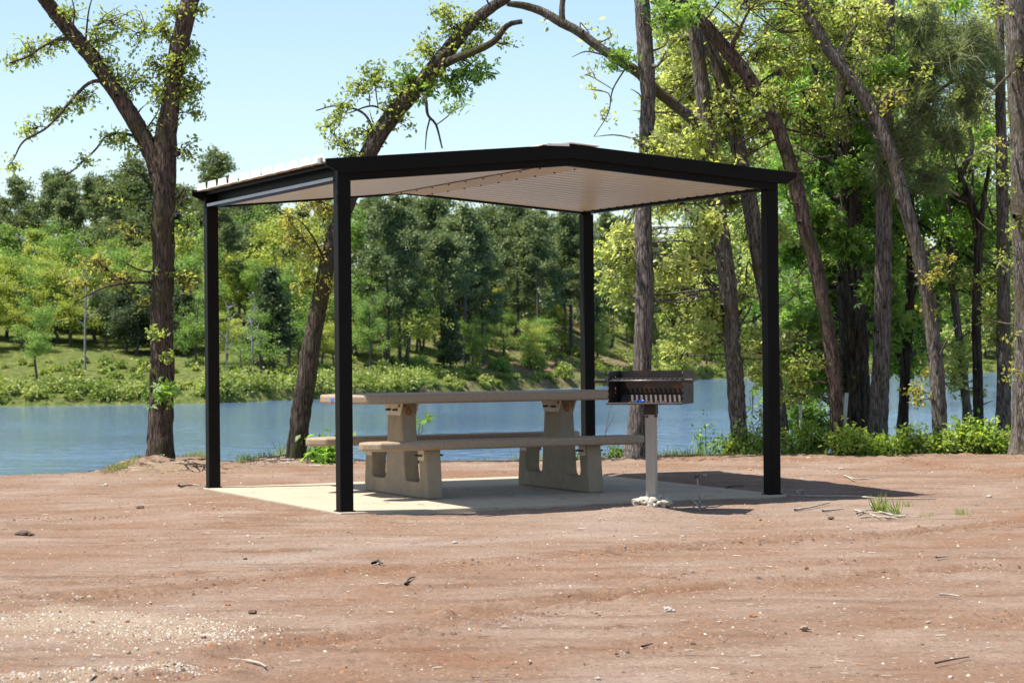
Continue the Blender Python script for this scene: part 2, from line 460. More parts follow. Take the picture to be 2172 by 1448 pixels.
WATER_Z = -2.3
T1B = gnd(343, 990, 0.0)[:2]; T2B = gnd(628, 985, -0.02)[:2]
def bank_edge(x):
    e = np.interp(x, [-30, -5, -2.4, 1.3, 5.2, 9, 40], [19.5, 22.1, 23.9, 24.7, 25.0, 25.6, 29])
    e = e + 2.6*np.exp(-((x-T1B[0]-0.03)/0.42)**4) + 1.2*np.exp(-((x-T2B[0])/0.4)**2)
    return e
def gauss(x, y, cx, cy, rx, ry, ang=0.0):
    c, s = math.cos(ang), math.sin(ang)
    dx, dy = x-cx, y-cy
    return np.exp(-(((c*dx+s*dy)/rx)**2 + ((-s*dx+c*dy)/ry)**2))
GB = gnd(1383, 1086, -0.05)                     # foot of the grill post
RUTS = [
    ([(100, 1262), (415, 1242), (550, 1225), (750, 1210), (1086, 1187), (1336, 1164), (1586, 1147), (1836, 1140), (1986, 1126), (2300, 1092)], 0.09, 0.9),
    ([(-100, 1478), (175, 1440), (350, 1432), (425, 1418), (500, 1378), (600, 1360), (750, 1345), (1000, 1305), (1086, 1285), (1400, 1252), (1900, 1216), (2300, 1190)], 0.10, 1.0),
    ([(1290, 985), (1448, 988), (1648, 988), (1781, 990), (1948, 993), (2048, 1002), (2172, 1016), (2300, 1030)], 0.16, 1.1),
    ([(1300, 975), (1700, 974), (2100, 980), (2300, 985)], 0.16, 0.7),
    ([(-60, 1245), (80, 1235), (240, 1228), (420, 1212)], 0.07, 0.6),
    ([(560, 1440), (900, 1400), (1300, 1362), (1700, 1330), (2300, 1295)], 0.10, 0.45),
    ([(900, 1245), (1300, 1222), (1700, 1196), (2200, 1166)], 0.07, 0.5),
    ([(0, 1110), (300, 1098), (520, 1085), (700, 1098)], 0.1, 0.4),
]
RUTS_G = [(np.array([gnd(*p)[:2] for p in pts]), w, k) for pts, w, k in RUTS]
CLAY_G = np.array([gnd(*p)[:2] for p in [(440, 1190), (600, 1180), (760, 1162), (1086, 1140), (1300, 1126), (1500, 1120)]])
def pdist(x, y, P):
    d = np.full(x.shape, 1e9)
    for a, b in zip(P[:-1], P[1:]):
        v = b-a; l2 = v@v
        t = np.clip(((x-a[0])*v[0]+(y-a[1])*v[1])/l2, 0, 1)
        d = np.minimum(d, np.hypot(x-a[0]-t*v[0], y-a[1]-t*v[1]))
    return d
GRAV = [(gnd(290, 1332), 0.55, 0.62), (gnd(90, 1310), 0.55, 0.75), (gnd(400, 1335), 0.30, 0.32), (gnd(60, 1440), 0.42, 0.22), (gnd(310, 1412), 0.22, 0.10)]
def gravel_mask(x, y):
    g = np.zeros_like(x)
    for c, rx, ry in GRAV:
        g = np.maximum(g, gauss(x, y, c[0], c[1], rx, ry, 0.25))
    g = g + 0.75*fbm(x*4, y*3, 5, 5)*(g > 0.04)
    return np.clip((g-0.30)/0.6, 0, 1)
def ground_z(x, y, detail=True):
    x = np.asarray(x, float); y = np.asarray(y, float)
    z = -0.045 + 0.02*fbm(x*0.35, y*0.35, 3, 1)
    z = z + np.interp(y, [3, 9, 17, 20.5, 24.5], [-0.04, -0.02, 0.0, 0.035, 0.05])
    # dirt lies almost level with the slab on its left side
    z = z + 0.035*gauss(x, y, *shelter_xy(-0.5, 1.2), 0.8, 1.6, YAW)
    if detail:
        d = np.hypot(x, y)
        z = z + 0.010*fbm(x*2.2, y*1.6, 4, 3) + 0.006*fbm(x*11, y*9, 3, 4)
        for P, w, k in RUTS_G:
            q = pdist(x, y, P); wob = 1+0.5*fbm(x*1.5, y*1.5, 2, 8)
            rough = np.abs(fbm(x*9, y*9, 3, 11))
            z = z - 0.019*k*np.exp(-(q/w)**2)*wob + k*0.027*np.exp(-((q-1.7*w)/(0.8*w))**2)*np.clip(wob, 0, 2)*(0.25+1.6*rough)
        gm = gravel_mask(x, y)
        z = z + 0.012*gm*(0.5+fbm(x*25, y*25, 2, 21))
    # mound by the grill
    z = z + 0.05*gauss(x, y, GB[0]-0.22, GB[1]-0.22, 0.30, 0.24) + 0.05*gauss(x, y, GB[0]+0.02, GB[1], 0.16, 0.16)
    z = z + 0.10*(fbm(x*3.5, y*3.5, 4, 61))*gauss(x, y, T1B[0], T1B[1]-0.3, 0.75, 0.9)
    z = z - 0.05*gauss(x, y, *gnd(1560, 1108)[:2], 0.9, 0.55)
    # dirt banked unevenly against the slab
    a_ = (x-SX0)*UV[0]+(y-SY0)*UV[1]; b_ = (x-SX0)*VV[0]+(y-SY0)*VV[1]
    ds = np.hypot(np.maximum(np.maximum(-0.07-a_, a_-SW-0.08), 0), np.maximum(np.maximum(-0.10-b_, b_-SL-0.09), 0))
    z = z + np.exp(-(ds/0.16)**2)*(0.022+0.022*fbm(x*4.5, y*4.5, 3, 71))
    z = np.where(ds < 0.02, np.minimum(z, -0.045), np.where(ds < 0.35, np.minimum(z, -0.016+0.12*ds), z))
    # root mounds, then the bank falling to the lake bed
    z = z + 0.06*gauss(x, y, T1B[0], T1B[1], 0.6, 0.8) + 0.06*gauss(x, y, T2B[0], T2B[1], 0.5, 0.7)
    e = bank_edge(x)
    over = np.maximum(y-e, 0)
    slope = np.interp(x, [-3, 2, 6], [0.55, 0.42, 0.30])
    z = z - slope*(np.sqrt(over*over+0.09)-0.3)*(over > 0)
    shelf = np.where(y < 60, -2.05 + 0.1*np.sin(x*0.7+y*0.3), -3.2)
    k = np.clip((x-2.2)/1.5, 0, 1)*np.clip((62-y)/6, 0, 1)
    return np.maximum(z, -3.2+(shelf+3.2)*k)

def axis_coords(dense_lo, dense_hi, step, lo, hi, grow=1.18):
    d = list(np.arange(dense_lo, dense_hi, step))
    s = step; v = d[-1]
    while v < hi: s *= grow; v += s; d.append(v)
    s = step; v = d[0]; pre = []
    while v > lo: s *= grow; v -= s; pre.append(v)
    return np.array(pre[::-1]+d)
gx = axis_coords(-6.6, 7.4, 0.026, -90, 110)
gy = axis_coords(7.4, 26.0, 0.036, -40, 60)
GX, GY = np.meshgrid(gx, gy)
x, y = GX.ravel(), GY.ravel()
z = ground_z(x, y)
sl = x*0
rut = np.zeros_like(x)
for P, w, k in RUTS_G:
    rut = np.maximum(rut, min(1, k)*np.exp(-(pdist(x, y, P)/(1.8*w))**2))
clay = np.exp(-(pdist(x, y, CLAY_G)/0.16)**2)*0.9
clay = np.maximum(clay, 0.85*gauss(x, y, *gnd(1300, 1105)[:2], 1.0, 0.75, 0.3))
clay = np.maximum(clay, 0.6*gauss(x, y, *gnd(1700, 1080)[:2], 1.3, 0.9, 0.3))
e = bank_edge(x)
green = np.clip((y-e-0.1)/0.4, 0, 1)
straw = np.clip(1.2*gauss(x, y, T1B[0], T1B[1]-0.6, 0.7, 0.9), 0, 1)
nx_, ny_ = len(gx), len(gy)
i = np.arange(ny_-1)[:, None]*nx_ + np.arange(nx_-1)[None]
q = np.stack([i, i+1, i+nx_+1, i+nx_], -1).reshape(-1, 4)

def ground_material():
    m, t, out = nt('red_dirt'); L = t.links.new
    at_ = N(t, 'ShaderNodeAttribute', attribute_name='soil')
    at2 = N(t, 'ShaderNodeAttribute', attribute_name='soil_more')
    sep = N(t, 'ShaderNodeSeparateColor'); L(at_.outputs['Color'], sep.inputs[0])
    sep2 = N(t, 'ShaderNodeSeparateColor'); L(at2.outputs['Color'], sep2.inputs[0])
    co = mapping(t, (1, 1, 1))
    n1 = N(t, 'ShaderNodeTexNoise', Scale=0.9, Detail=6.0, Roughness=0.62); L(co, n1.inputs['Vector'])
    r1 = ramp(t, [(0.34, (0.208, 0.120, 0.075)), (0.5, (0.222, 0.150, 0.107)), (0.66, (0.264, 0.192, 0.147))]); L(n1.outputs[0], r1.inputs[0])
    col = r1.outputs[0]
    def mix(fac, c, b=None):
        nonlocal col
        mx = N(t, 'ShaderNodeMix', data_type='RGBA'); L(fac, mx.inputs[0]); L(col, mx.inputs[6])
        if isinstance(c, tuple): mx.inputs[7].default_value = (*c, 1)
        else: L(c, mx.inputs[7])
        col = mx.outputs[2]
    n5 = N(t, 'ShaderNodeTexNoise', Scale=1.0, Detail=7.0, Roughness=0.7); mp5 = mapping(t, (0.9, 4.2, 1)); mp5.node.inputs['Rotation'].default_value = (0, 0, -0.32); L(mp5, n5.inputs['Vector'])
    r5 = ramp(t, [(0.28, (0.54, 0.46, 0.41)), (0.48, (1, 0.99, 0.98)), (0.72, (1.2, 1.24, 1.27))]); L(n5.outputs[0], r5.inputs[0])
    m5 = N(t, 'ShaderNodeMix', data_type='RGBA', blend_type='MULTIPLY'); m5.inputs[0].default_value = 0.9; L(col, m5.inputs[6]); L(r5.outputs[0], m5.inputs[7]); col = m5.outputs[2]
    mix(sep.outputs[0], (0.19, 0.098, 0.054))
    mix(sep.outputs[2], (0.275, 0.215, 0.17))
    n2 = N(t, 'ShaderNodeTexNoise', Scale=38.0, Detail=8.0, Roughness=0.75); L(co, n2.inputs['Vector'])
    rv = ramp(t, [(0.26, (0.38, 0.34, 0.31)), (0.5, (1.0, 1.0, 1.0)), (0.72, (1.38, 1.38, 1.38))]); L(n2.outputs[0], rv.inputs[0])
    mm = N(t, 'ShaderNodeMix', data_type='RGBA', blend_type='MULTIPLY'); mm.inputs[0].default_value = 0.8
    L(col, mm.inputs[6]); L(rv.outputs[0], mm.inputs[7]); col = mm.outputs[2]
    # fine pale grit everywhere, more of it in the gravel
    vo = N(t, 'ShaderNodeTexVoronoi', Scale=42.0); L(co, vo.inputs['Vector'])
    vs = N(t, 'ShaderNodeSeparateColor'); L(vo.outputs['Color'], vs.inputs[0])
    ad = N(t, 'ShaderNodeMath', operation='MULTIPLY_ADD'); L(sep.outputs[1], ad.inputs[0]); ad.inputs[1].default_value = 0.75; ad.inputs[2].default_value = 0.07
    lt = N(t, 'ShaderNodeMath', operation='LESS_THAN'); L(vs.outputs[0], lt.inputs[0]); L(ad.outputs[0], lt.inputs[1])
    dl = N(t, 'ShaderNodeMath', operation='LESS_THAN'); L(vo.outputs['Distance'], dl.inputs[0]); dl.inputs[1].default_value = 0.34
    ml = N(t, 'ShaderNodeMath', operation='MULTIPLY'); L(lt.outputs[0], ml.inputs[0]); L(dl.outputs[0], ml.inputs[1])
    gr = ramp(t, [(0.0, (0.40, 0.34, 0.265)), (0.6, (0.34, 0.265, 0.195)), (1.0, (0.30, 0.17, 0.09))]); L(vs.outputs[1], gr.inputs[0])
    mix(ml.outputs[0], gr.outputs[0])
    g2 = N(t, 'ShaderNodeMath', operation='MULTIPLY'); L(sep.outputs[1], g2.inputs[0]); g2.inputs[1].default_value = 0.42
    mix(g2.outputs[0], (0.37, 0.30, 0.215))
    mix(sep2.outputs[1], (0.24, 0.17, 0.11))
    mix(sep2.outputs[0], (0.07, 0.10, 0.03))
    p = N(t, 'ShaderNodeBsdfPrincipled', Roughness=0.95); p.inputs['Specular IOR Level'].default_value = 0.1
    L(col, p.inputs['Base Color'])
    b = N(t, 'ShaderNodeBump', Strength=0.9, Distance=0.016); L(n2.outputs[0], b.inputs['Height'])
    b2 = N(t, 'ShaderNodeBump', Strength=0.8, Distance=0.008); L(ml.outputs[0], b2.inputs['Height']); L(b.outputs[0], b2.inputs['Normal'])
    L(b2.outputs[0], p.inputs['Normal'])
    L(p.outputs[0], out.inputs[0])
    return m
me = mesh_np('ground', np.column_stack([x, y, z]), [q], ground_material(), smooth=True)
def colattr(me, name, R, G, B):
    a = me.attributes.new(name, 'FLOAT_COLOR', 'POINT')
    a.data.foreach_set('color', np.column_stack([R, G, B, np.ones_like(R)]).astype(np.float32).ravel())
colattr(me, 'soil', np.clip(rut*(0.65+0.7*fbm(x*2.5, y*2.5, 3, 31)), 0, 1), gravel_mask(x, y), np.clip(clay*(0.8+0.6*fbm(x*1.5, y*3, 3, 33)), 0, 1))
colattr(me, 'soil_more', green, straw, sl)
tag(obj('ground', me), 'bare reddish brown dirt with ruts and scattered chips', kind='structure')

# slab under the shelter
b = BM()
b.box((-0.07, -0.10, -0.12), (SW+0.08, SL+0.09, 0.0), 0.008)
slab = b.build('concrete_slab', M_SLAB, None, (SX0, SY0, 0))
slab.rotation_euler.z = YAW
tag(slab, 'pale cream concrete slab under the picnic shelter', kind='structure')

# water
def water_material():
    m, t, out = nt('lake_water'); L = t.links.new
    co = mapping(t, (1, 1, 1))
    n1 = N(t, 'ShaderNodeTexNoise', Scale=1.1, Detail=4.0, Roughness=0.5); L(co, n1.inputs['Vector'])
    n2 = N(t, 'ShaderNodeTexNoise', Scale=0.05, Detail=4.0); L(co, n2.inputs['Vector'])
    gs = N(t, 'ShaderNodeMath', operation='MULTIPLY_ADD'); L(n2.outputs[0], gs.inputs[0]); gs.inputs[1].default_value = 2.6; gs.inputs[2].default_value = -0.55
    gc = N(t, 'ShaderNodeClamp'); gc.inputs['Min'].default_value = 0.25; gc.inputs['Max'].default_value = 1.3; L(gs.outputs[0], gc.inputs[0])
    mx = N(t, 'ShaderNodeMath', operation='MULTIPLY'); L(gc.outputs[0], mx.inputs[0]); L(n1.outputs[0], mx.inputs[1])
    b = N(t, 'ShaderNodeBump', Strength=1.0, Distance=0.115); L(mx.outputs[0], b.inputs['Height'])
    p = N(t, 'ShaderNodeBsdfPrincipled', Roughness=0.09, IOR=1.33)
    p.inputs['Base Color'].default_value = (0.098, 0.175, 0.30, 1)
    L(b.outputs[0], p.inputs['Normal'])
    L(p.outputs[0], out.inputs[0])
    return m
wx = np.array([-400, 600.0]); wy = np.array([20.0, 700.0])
V = np.array([[-400, 20, WATER_Z], [600, 20, WATER_Z], [600, 700, WATER_Z], [-400, 700, WATER_Z]])
tag(obj('water', mesh_np('water', V, [np.array([[0, 1, 2, 3]])], water_material())), 'calm blue lake behind the bank', kind='structure')

# far bank
SH = np.array([(-900, 142), (-400, 142), (0, 145), (250, 147), (450, 148), (650, 158), (800, 166), (1000, 177), (1230, 193), (1330, 206), (1500, 232), (1800, 250), (2100, 268), (2800, 300), (4000, 340)], float)
SHX = (SH[:, 0]-CX)/F*SH[:, 1]
def shore_y(x): return np.interp(x, SHX, SH[:, 1])
def far_z(x, y):
    s = y-shore_y(x)
    z = WATER_Z + np.interp(s, [-30, -2, 0, 1.5, 8, 45, 110, 300], [-2.5, -0.4, 0.05, 0.7, 1.3, 6.2, 10.5, 14])
    kn = np.interp(x, [-40, -12, 0, 25, 60], [1.0, 1.0, 1.15, 1.0, 0.9])
    z = WATER_Z + (z-WATER_Z)*kn
    return z + np.clip(s, 0, 10)/10*0.7*fbm(x*0.06, y*0.05, 3, 41) + np.clip(s, 0, 6)/6*0.12*fbm(x*0.7, y*0.7, 3, 42)
fx = axis_coords(-48, 62, 0.7, -300, 420, 1.12); 
fs = np.concatenate([np.linspace(-25, -2, 8), np.linspace(-1, 14, 31), np.linspace(14.8, 120, 120), np.linspace(125, 420, 25)])
FX, FS = np.meshgrid(fx, fs); x = FX.ravel(); y = shore_y(x) + FS.ravel()
z = far_z(x, y)
i = np.arange(len(fs)-1)[:, None]*len(fx) + np.arange(len(fx)-1)[None]
q = np.stack([i, i+1, i+len(fx)+1, i+len(fx)], -1).reshape(-1, 4)
def hill_material():
    m, t, out = nt('far_bank_grass'); L = t.links.new
    co = mapping(t, (1, 1, 1))
    at_ = N(t, 'ShaderNodeAttribute', attribute_name='dry')
    n1 = N(t, 'ShaderNodeTexNoise', Scale=0.22, Detail=6.0, Roughness=0.65); L(co, n1.inputs['Vector'])
    n2 = N(t, 'ShaderNodeTexNoise', Scale=2.2, Detail=6.0, Roughness=0.7); L(co, n2.inputs['Vector'])
    r1 = ramp(t, [(0.32, (0.055, 0.085, 0.02)), (0.52, (0.15, 0.18, 0.05)), (0.7, (0.27, 0.25, 0.10))]); L(n2.outputs[0], r1.inputs[0])
    r2_ = ramp(t, [(0.35, (0.20, 0.135, 0.08)), (0.6, (0.34, 0.235, 0.155))]); L(n2.outputs[0], r2_.inputs[0])
    ad = N(t, 'ShaderNodeMath', operation='ADD'); L(at_.outputs['Fac'], ad.inputs[0]); L(n1.outputs[0], ad.inputs[1])
    rr = ramp(t, [(0.62, (0, 0, 0)), (0.8, (1, 1, 1))]); L(ad.outputs[0], rr.inputs[0])
    mx = N(t, 'ShaderNodeMix', data_type='RGBA'); L(rr.outputs[0], mx.inputs[0]); L(r1.outputs[0], mx.inputs[6]); L(r2_.outputs[0], mx.inputs[7])
    p = N(t, 'ShaderNodeBsdfPrincipled', Roughness=1.0); p.inputs['Specular IOR Level'].default_value = 0.05
    L(mx.outputs[2], p.inputs['Base Color'])
    b = N(t, 'ShaderNodeBump', Strength=1.0, Distance=0.5); L(n2.outputs[0], b.inputs['Height']); L(b.outputs[0], p.inputs['Normal'])
    L(p.outputs[0], out.inputs[0])
    return m
me = mesh_np('hillside', np.column_stack([x, y, z]), [q], hill_material(), smooth=True)
a = me.attributes.new('dry', 'FLOAT', 'POINT')
a.data.foreach_set('value', np.interp(x, [-30, -14, -6, 0, 12, 40], [0.0, 0.04, 0.12, 0.2, 0.18, 0.1]).astype(np.float32))
tag(obj('hillside', me), 'grassy bank rising across the lake', kind='structure')

# ----------------------------------------------------------------------------
# picnic shelter
# ----------------------------------------------------------------------------
sh = empty('picnic_shelter', (SX0, SY0, 0), 'black steel picnic shelter with cream gable roof on four posts over the slab', 'shelter', rz=YAW)
PW = 0.104
for (a, b_) in ((0, 0), (SW, 0), (0, SL), (SW, SL)):
    b = BM()
    b.box((a-PW/2, b_-PW/2, -0.11), (a+PW/2, b_+PW/2, 2.445), 0.006)
    po = b.build('post', M_BLACK, sh)
    b = BM()
    b.box((a-PW/2-0.012, b_-PW/2-0.012, 0.001), (a+PW/2+0.012, b_+PW/2+0.012, 0.009), 0.002)
    b.build('base_plate', M_BLACK, po)
UR = SW/2 + 0.015                              # ridge line
def ceil_z(u): return 2.455 + 0.155*(1-abs(u-UR)/UR)
# underside deck, one panel per slope: shallow ribs running ridge to eave
def deck(u0, u1, zoff, ribs, ribh, v0, v1, edge=0.0):
    """ribbed sheet between u0 (ridge) and u1 (eave)"""
    prof = []
    v = v0
    while v < v1-1e-6:
        w = ribs
        for f, h in ((0.0, 0), (0.30, 0), (0.38, ribh), (0.62, ribh), (0.70, 0)):
            vv = v+f*w
            if vv <= v1: prof.append((vv, h))
        v += w
    prof.append((v1, 0))
    P = np.array(prof)
    us = np.linspace(u0, u1, 7)
    V = []
    for uu in us:
        for (vv, h) in P: V.append((uu, vv, ceil_z(uu)+zoff+h))
    n = len(P)
    q = []
    for k in range(len(us)-1):
        for j in range(n-1):
            q.append((k*n+j, k*n+j+1, (k+1)*n+j+1, (k+1)*n+j))
    return np.array(V), np.array(q)
for sgn, ue, ut in ((-1, 0.055, -0.14), (1, SW-0.055, SW+0.17)):
    V, q = deck(UR, ue, 0.006, 0.168, 0.022, 0.0, SL)
    rp = obj('ceiling_panel', mesh_np('ceiling_panel', V, [q], M_CREAM), sh)
    V, q = deck(UR, ut, 0.142, 0.305, 0.010, -0.03, SL+0.06)
    tp = obj('roof_sheet', mesh_np('roof_sheet', V, [q], M_CREAM), sh)
    # folded rib ends that show as a row of pale blocks along the eave
    b = BM()
    v = -0.02
    while sgn < 0 and v < SL-0.05:
        zz = ceil_z(ut)+0.144
        b.prism([(v+0.010, 0), (v+0.262, 0), (v+0.240, 0.058), (v+0.030, 0.058)], ((0, 1, 0), (0, 0, 1), (1, 0, 0)), (ut-0.004 if sgn < 0 else ut, 0, zz), 0.005)
        v += 0.305
    if sgn < 0: b.build('rib_end_closure', M_WHITE, tp)
# ridge closure strip with screws on the underside
b = BM()
for s in (-1, 1):
    b.prism([(0, 0), (s*0.17, -0.0145), (s*0.17, -0.0175), (0, -0.003)], ((1, 0, 0), (0, 0, 1), (0, 1, 0)), (UR, 0.02, ceil_z(UR)-0.001), SL-0.04)
rc = b.build('ridge_strip', M_STRIP, sh)
for k in range(9):
    vv = 0.16 + k*0.37
    for s in (-1, 1):
        b = BM(); b.bar([(UR+s*0.15, vv, ceil_z(UR)-0.026), (UR+s*0.15, vv, ceil_z(UR)-0.014)], 0.008, 6)
        b.build('screw', M_BOLT, rc)
# eave channels (open side outwards)
for a, s in ((0.0, -1), (SW, 1)):
    b = BM()
    o = a + s*0.052
    y0_, y1_ = 0.055, SL-0.055
    def cbox(ulo, uhi, zlo, zhi): b.box((min(ulo, uhi), y0_, zlo), (max(ulo, uhi), y1_, zhi), 0.0015, seg=1)
    cbox(o-s*0.095, o-s*0.091, 2.452, 2.575)       # web
    cbox(o-s*0.0905, o, 2.447, 2.4515)             # lower flange
    cbox(o-s*0.0905, o, 2.5755, 2.580)             # upper flange
    cbox(o-s*0.004, o, 2.556, 2.575)               # upper lip
    ec = b.build('eave_channel', M_BLACK, sh)
    b = BM(); cbox(o-s*0.004, o+s*0.001, 2.452, 2.478); b.build('drip_edge', M_LIP, ec)
# gable beams and rake trims, front and rear; one piece per slope
for v0, out_ in ((-0.052, -1), (SL+0.052, 1)):
    for (ua, ub) in ((-0.052, UR), (UR, SW+0.052)):
        b = BM()
        th = 0.058
        org = (0, v0 if out_ < 0 else v0-th, 0)
        drop = 0.012
        b.prism([(ua, ceil_z(ua)-drop-(0.0 if abs(ua-UR) > .01 else 0)), (ub, ceil_z(ub)-drop), (ub, ceil_z(ub)+0.09), (ua, ceil_z(ua)+0.09)], ((1, 0, 0), (0, 0, 1), (0, 1, 0)), org, th, bevel=0.004)
        b.build('gable_beam', M_BLACK, sh)
    for (ua, ub, e1) in ((-0.15, UR, -1), (UR, SW+0.21, 1)):
        b = BM()
        th = 0.030
        org = (0, v0-th-0.003 if out_ < 0 else v0+0.003, 0)
        za = lambda u: ceil_z(u)
        if e1 < 0: pts = [(ua+0.12, za(ua+0.12)+0.045), (ub, za(ub)+0.045), (ub, za(ub)+0.152), (ua, za(ua)+0.160), (ua, za(ua)+0.110)]
        else: pts = [(ua, za(ua)+0.045), (ub-0.10, za(ub-0.10)+0.045), (ub, za(ub)+0.118), (ub, za(ub)+0.150), (ua, za(ua)+0.152)]
        b.prism(pts, ((1, 0, 0), (0, 0, 1), (0, 1, 0)), org, th, bevel=0.003)
        b.build('rake_trim', M_BLACK, sh)
# ridge cap, its pale end lapping over the front trim
b = BM()
zt = ceil_z(UR)+0.156
b.prism([(-0.25, -0.024), (0, 0.0), (0.24, -0.022), (0.24, -0.030), (0.0, -0.012), (-0.25, -0.032)], ((1, 0, 0), (0, 0, 1), (0, 1, 0)), (UR, -0.10, zt+0.012), SL+0.2, bevel=0.002)
b.box((UR-0.21, -0.103, zt-0.022), (UR-0.02, -0.097, zt-0.004), 0.001)
b.build('ridge_cap', M_WHITE, sh)
# galvanised corner bracket at the front left eave
b = BM()
b.box((-0.185, -0.05, 2.565), (-0.163, 0.02, 2.612), 0.006)
b.build('corner_bracket', M_GALV, sh)

# ----------------------------------------------------------------------------
# picnic table
# ----------------------------------------------------------------------------
tc = shelter_xy(1.80, 1.60)
tb = empty('picnic_table', (tc[0], tc[1], 0), 'long tan concrete picnic table with attached benches standing on the slab', 'table', rz=YAW+0.015)
def slabtop(x0, x1, y0, y1, z0, z1, ch):
    b = BM()
    o = [(x0+ch, y0), (x1-ch, y0), (x1, y0+ch), (x1, y1-ch), (x1-ch, y1), (x0+ch, y1), (x0, y1-ch), (x0, y0+ch)]
    b.prism(o, ((1, 0, 0), (0, 1, 0), (0, 0, 1)), (0, 0, z0), z1-z0)
    bmesh.ops.recalc_face_normals(b.bm, faces=list(b.bm.faces))
    top = [e for e in b.bm.edges if e.calc_face_angle(0) > 0.3]
    bmesh.ops.bevel(b.bm, geom=top, offset=0.020, segments=3, affect='EDGES', profile=0.5)
    return b
tp = slabtop(-1.36, 1.22, -0.40, 0.40, 0.755, 0.830, 0.19).build('tabletop', M_TOP, tb)
b = BM(); b.box((-1.3625, -0.13, 0.778), (-1.358, -0.05, 0.806), 0.0); b.build('label_plate', M_BLUE, tp)
slabtop(-1.32, 1.21, -0.745, -0.435, 0.392, 0.462, 0.12).build('bench', M_TOP, tb)
slabtop(-1.34, 1.20, 0.435, 0.745, 0.392, 0.462, 0.12).build('bench', M_TOP, tb)
def arc(cx, cz, r, a0, a1, n=5): return [(cx+r*math.cos(math.radians(a0+(a1-a0)*k/(n-1))), cz+r*math.sin(math.radians(a0+(a1-a0)*k/(n-1)))) for k in range(n)]
def support_outline():
    r = 0.045
    half = [(0.690, 0.002), (0.690, 0.06), (0.655, 0.391), (0.505, 0.391), (0.495, 0.20)]      # right side from the bottom, slot lip
    o = [(0.690, 0.002), (0.690, 0.07), (0.650, 0.391), (0.500, 0.391)]
    o += arc(0.478, 0.128+r, r, 0, -90)      # slot bottom outer corner
    o += arc(0.252, 0.128+r, r, -90, -180)
    o += [(0.138, 0.752)]
    return o + [(-p[0], p[1]) for p in o[::-1]]
for xs in (-0.72, 0.72):
    b = BM()
    b.prism(support_outline(), ((0, 1, 0), (0, 0, 1), (1, 0, 0)), (xs-0.066, 0, 0), 0.132, bevel=0.011)
    sp = b.build('support', M_CONC, tb)
    for side, dx in ((-1, -0.0665), (1, 0.0665)):
        b = BM()
        b.prism([(-0.20, 0.754), (0.20, 0.754), (0.135, 0.655), (-0.135, 0.655)], ((0, 1, 0), (0, 0, 1), (1, 0, 0)), (xs+dx-(0.006 if side < 0 else 0), 0, 0), 0.006)
        br = b.build('bracket', M_BRACKET, sp)
        for yy in (-0.075, 0.075):
            b = BM()
            b.bar([(xs+dx+side*0.004, yy, 0.70), (xs+dx+side*0.045, yy, 0.70)], 0.009, 8)
            b.bar([(xs+dx+side*0.012, yy-0.018, 0.70), (xs+dx+side*0.012, yy+0.018, 0.705)], 0.006, 6)
            b.build('bolt', M_BOLT, br)
        for s2 in (-1, 1):
            b = BM()
            b.box((xs+dx-(0.006 if side < 0 else 0), s2*0.565-0.065, 0.305), (xs+dx+(0.006 if side > 0 else 0), s2*0.565+0.055, 0.391), 0.001, seg=1)
            br = b.build('bracket', M_BRACKET, sp)
            for yy in (-0.03, 0.03):
                b = BM()
                b.bar([(xs+dx+side*0.004, s2*0.565+yy, 0.345), (xs+dx+side*0.042, s2*0.565+yy, 0.345)], 0.008, 8)
                b.build('bolt', M_BOLT, br)
    rng = np.random.default_rng(25+int(xs*10))
    b = BM()
    b.blob((xs+0.0, -0.153, 0.69), (0.028, 0.010, 0.034), rng, 2, 0.3)
    b.blob((xs-0.05, -0.135, 0.735), (0.035, 0.02, 0.018), rng, 2, 0.3)
    b.build('rust_stain', M_RUST, sp)

# ----------------------------------------------------------------------------
# pedestal grill
# ----------------------------------------------------------------------------
gz = float(ground_z(np.array([GB[0]]), np.array([GB[1]]), False)[0])
gr = empty('pedestal_grill', (GB[0], GB[1], 0), 'black charcoal grill box on a grey square post in front of the slab', 'grill', rz=-0.30)
GW, GD = 0.575, 0.37
zb, zt_ = 0.772, 1.016
b = BM()
b.box((-0.038, -0.038, gz-0.15), (0.038, 0.038, 0.70), 0.006)
post = b.build('post', M_GALV, gr)
b = BM(); b.bar([(0.030, -0.03, 0.676), (0.056, -0.03, 0.676)], 0.009, 8); b.build('bolt', M_BOLT, post); b = BM(); b.bar([(-0.022, -0.044, 0.672), (-0.022, -0.034, 0.672)], 0.010, 8); b.build('bolt', M_BOLT, post)
b = BM(); b.box((-0.045, -0.045, 0.686), (0.045, 0.045, zb-0.004), 0.004); b.build('sleeve', M_GRILL, gr)
# firebox: floor with curled lip, back, notched sides
b = BM()
b.box((-GW/2-0.005, -GD/2-0.012, zb-0.003), (GW/2+0.002, GD/2, zb+0.002), 0.0)
b.prism([(0, 0), (0.012, -0.006), (0.018, 0.002), (0.014, 0.010), (0.006, 0.004)], ((0, -1, 0), (0, 0, 1), (1, 0, 0)), (-GW/2-0.008, -GD/2-0.010, zb), GW+0.008)
b.build('firebox_floor', M_GRILL, gr)
b = BM(); b.box((-GW/2+0.004, GD/2-0.004, zb+0.003), (GW/2-0.004, GD/2, zt_), 0.0); b.build('back_panel', M_GRILL, gr)
def side_outline():
    pts = [(GD/2, 0.0), (GD/2, zt_-zb), (-GD/2+0.012, zt_-zb-0.004)]
    zz = zt_-zb-0.02
    while zz > 0.04:
        pts += [(-GD/2, zz), (-GD/2+0.002, zz-0.010), (-GD/2+0.026, zz-0.016), (-GD/2+0.026, zz-0.028), (-GD/2+0.004, zz-0.032)]
        zz -= 0.043
    pts += [(-GD/2, 0.0)]
    return pts
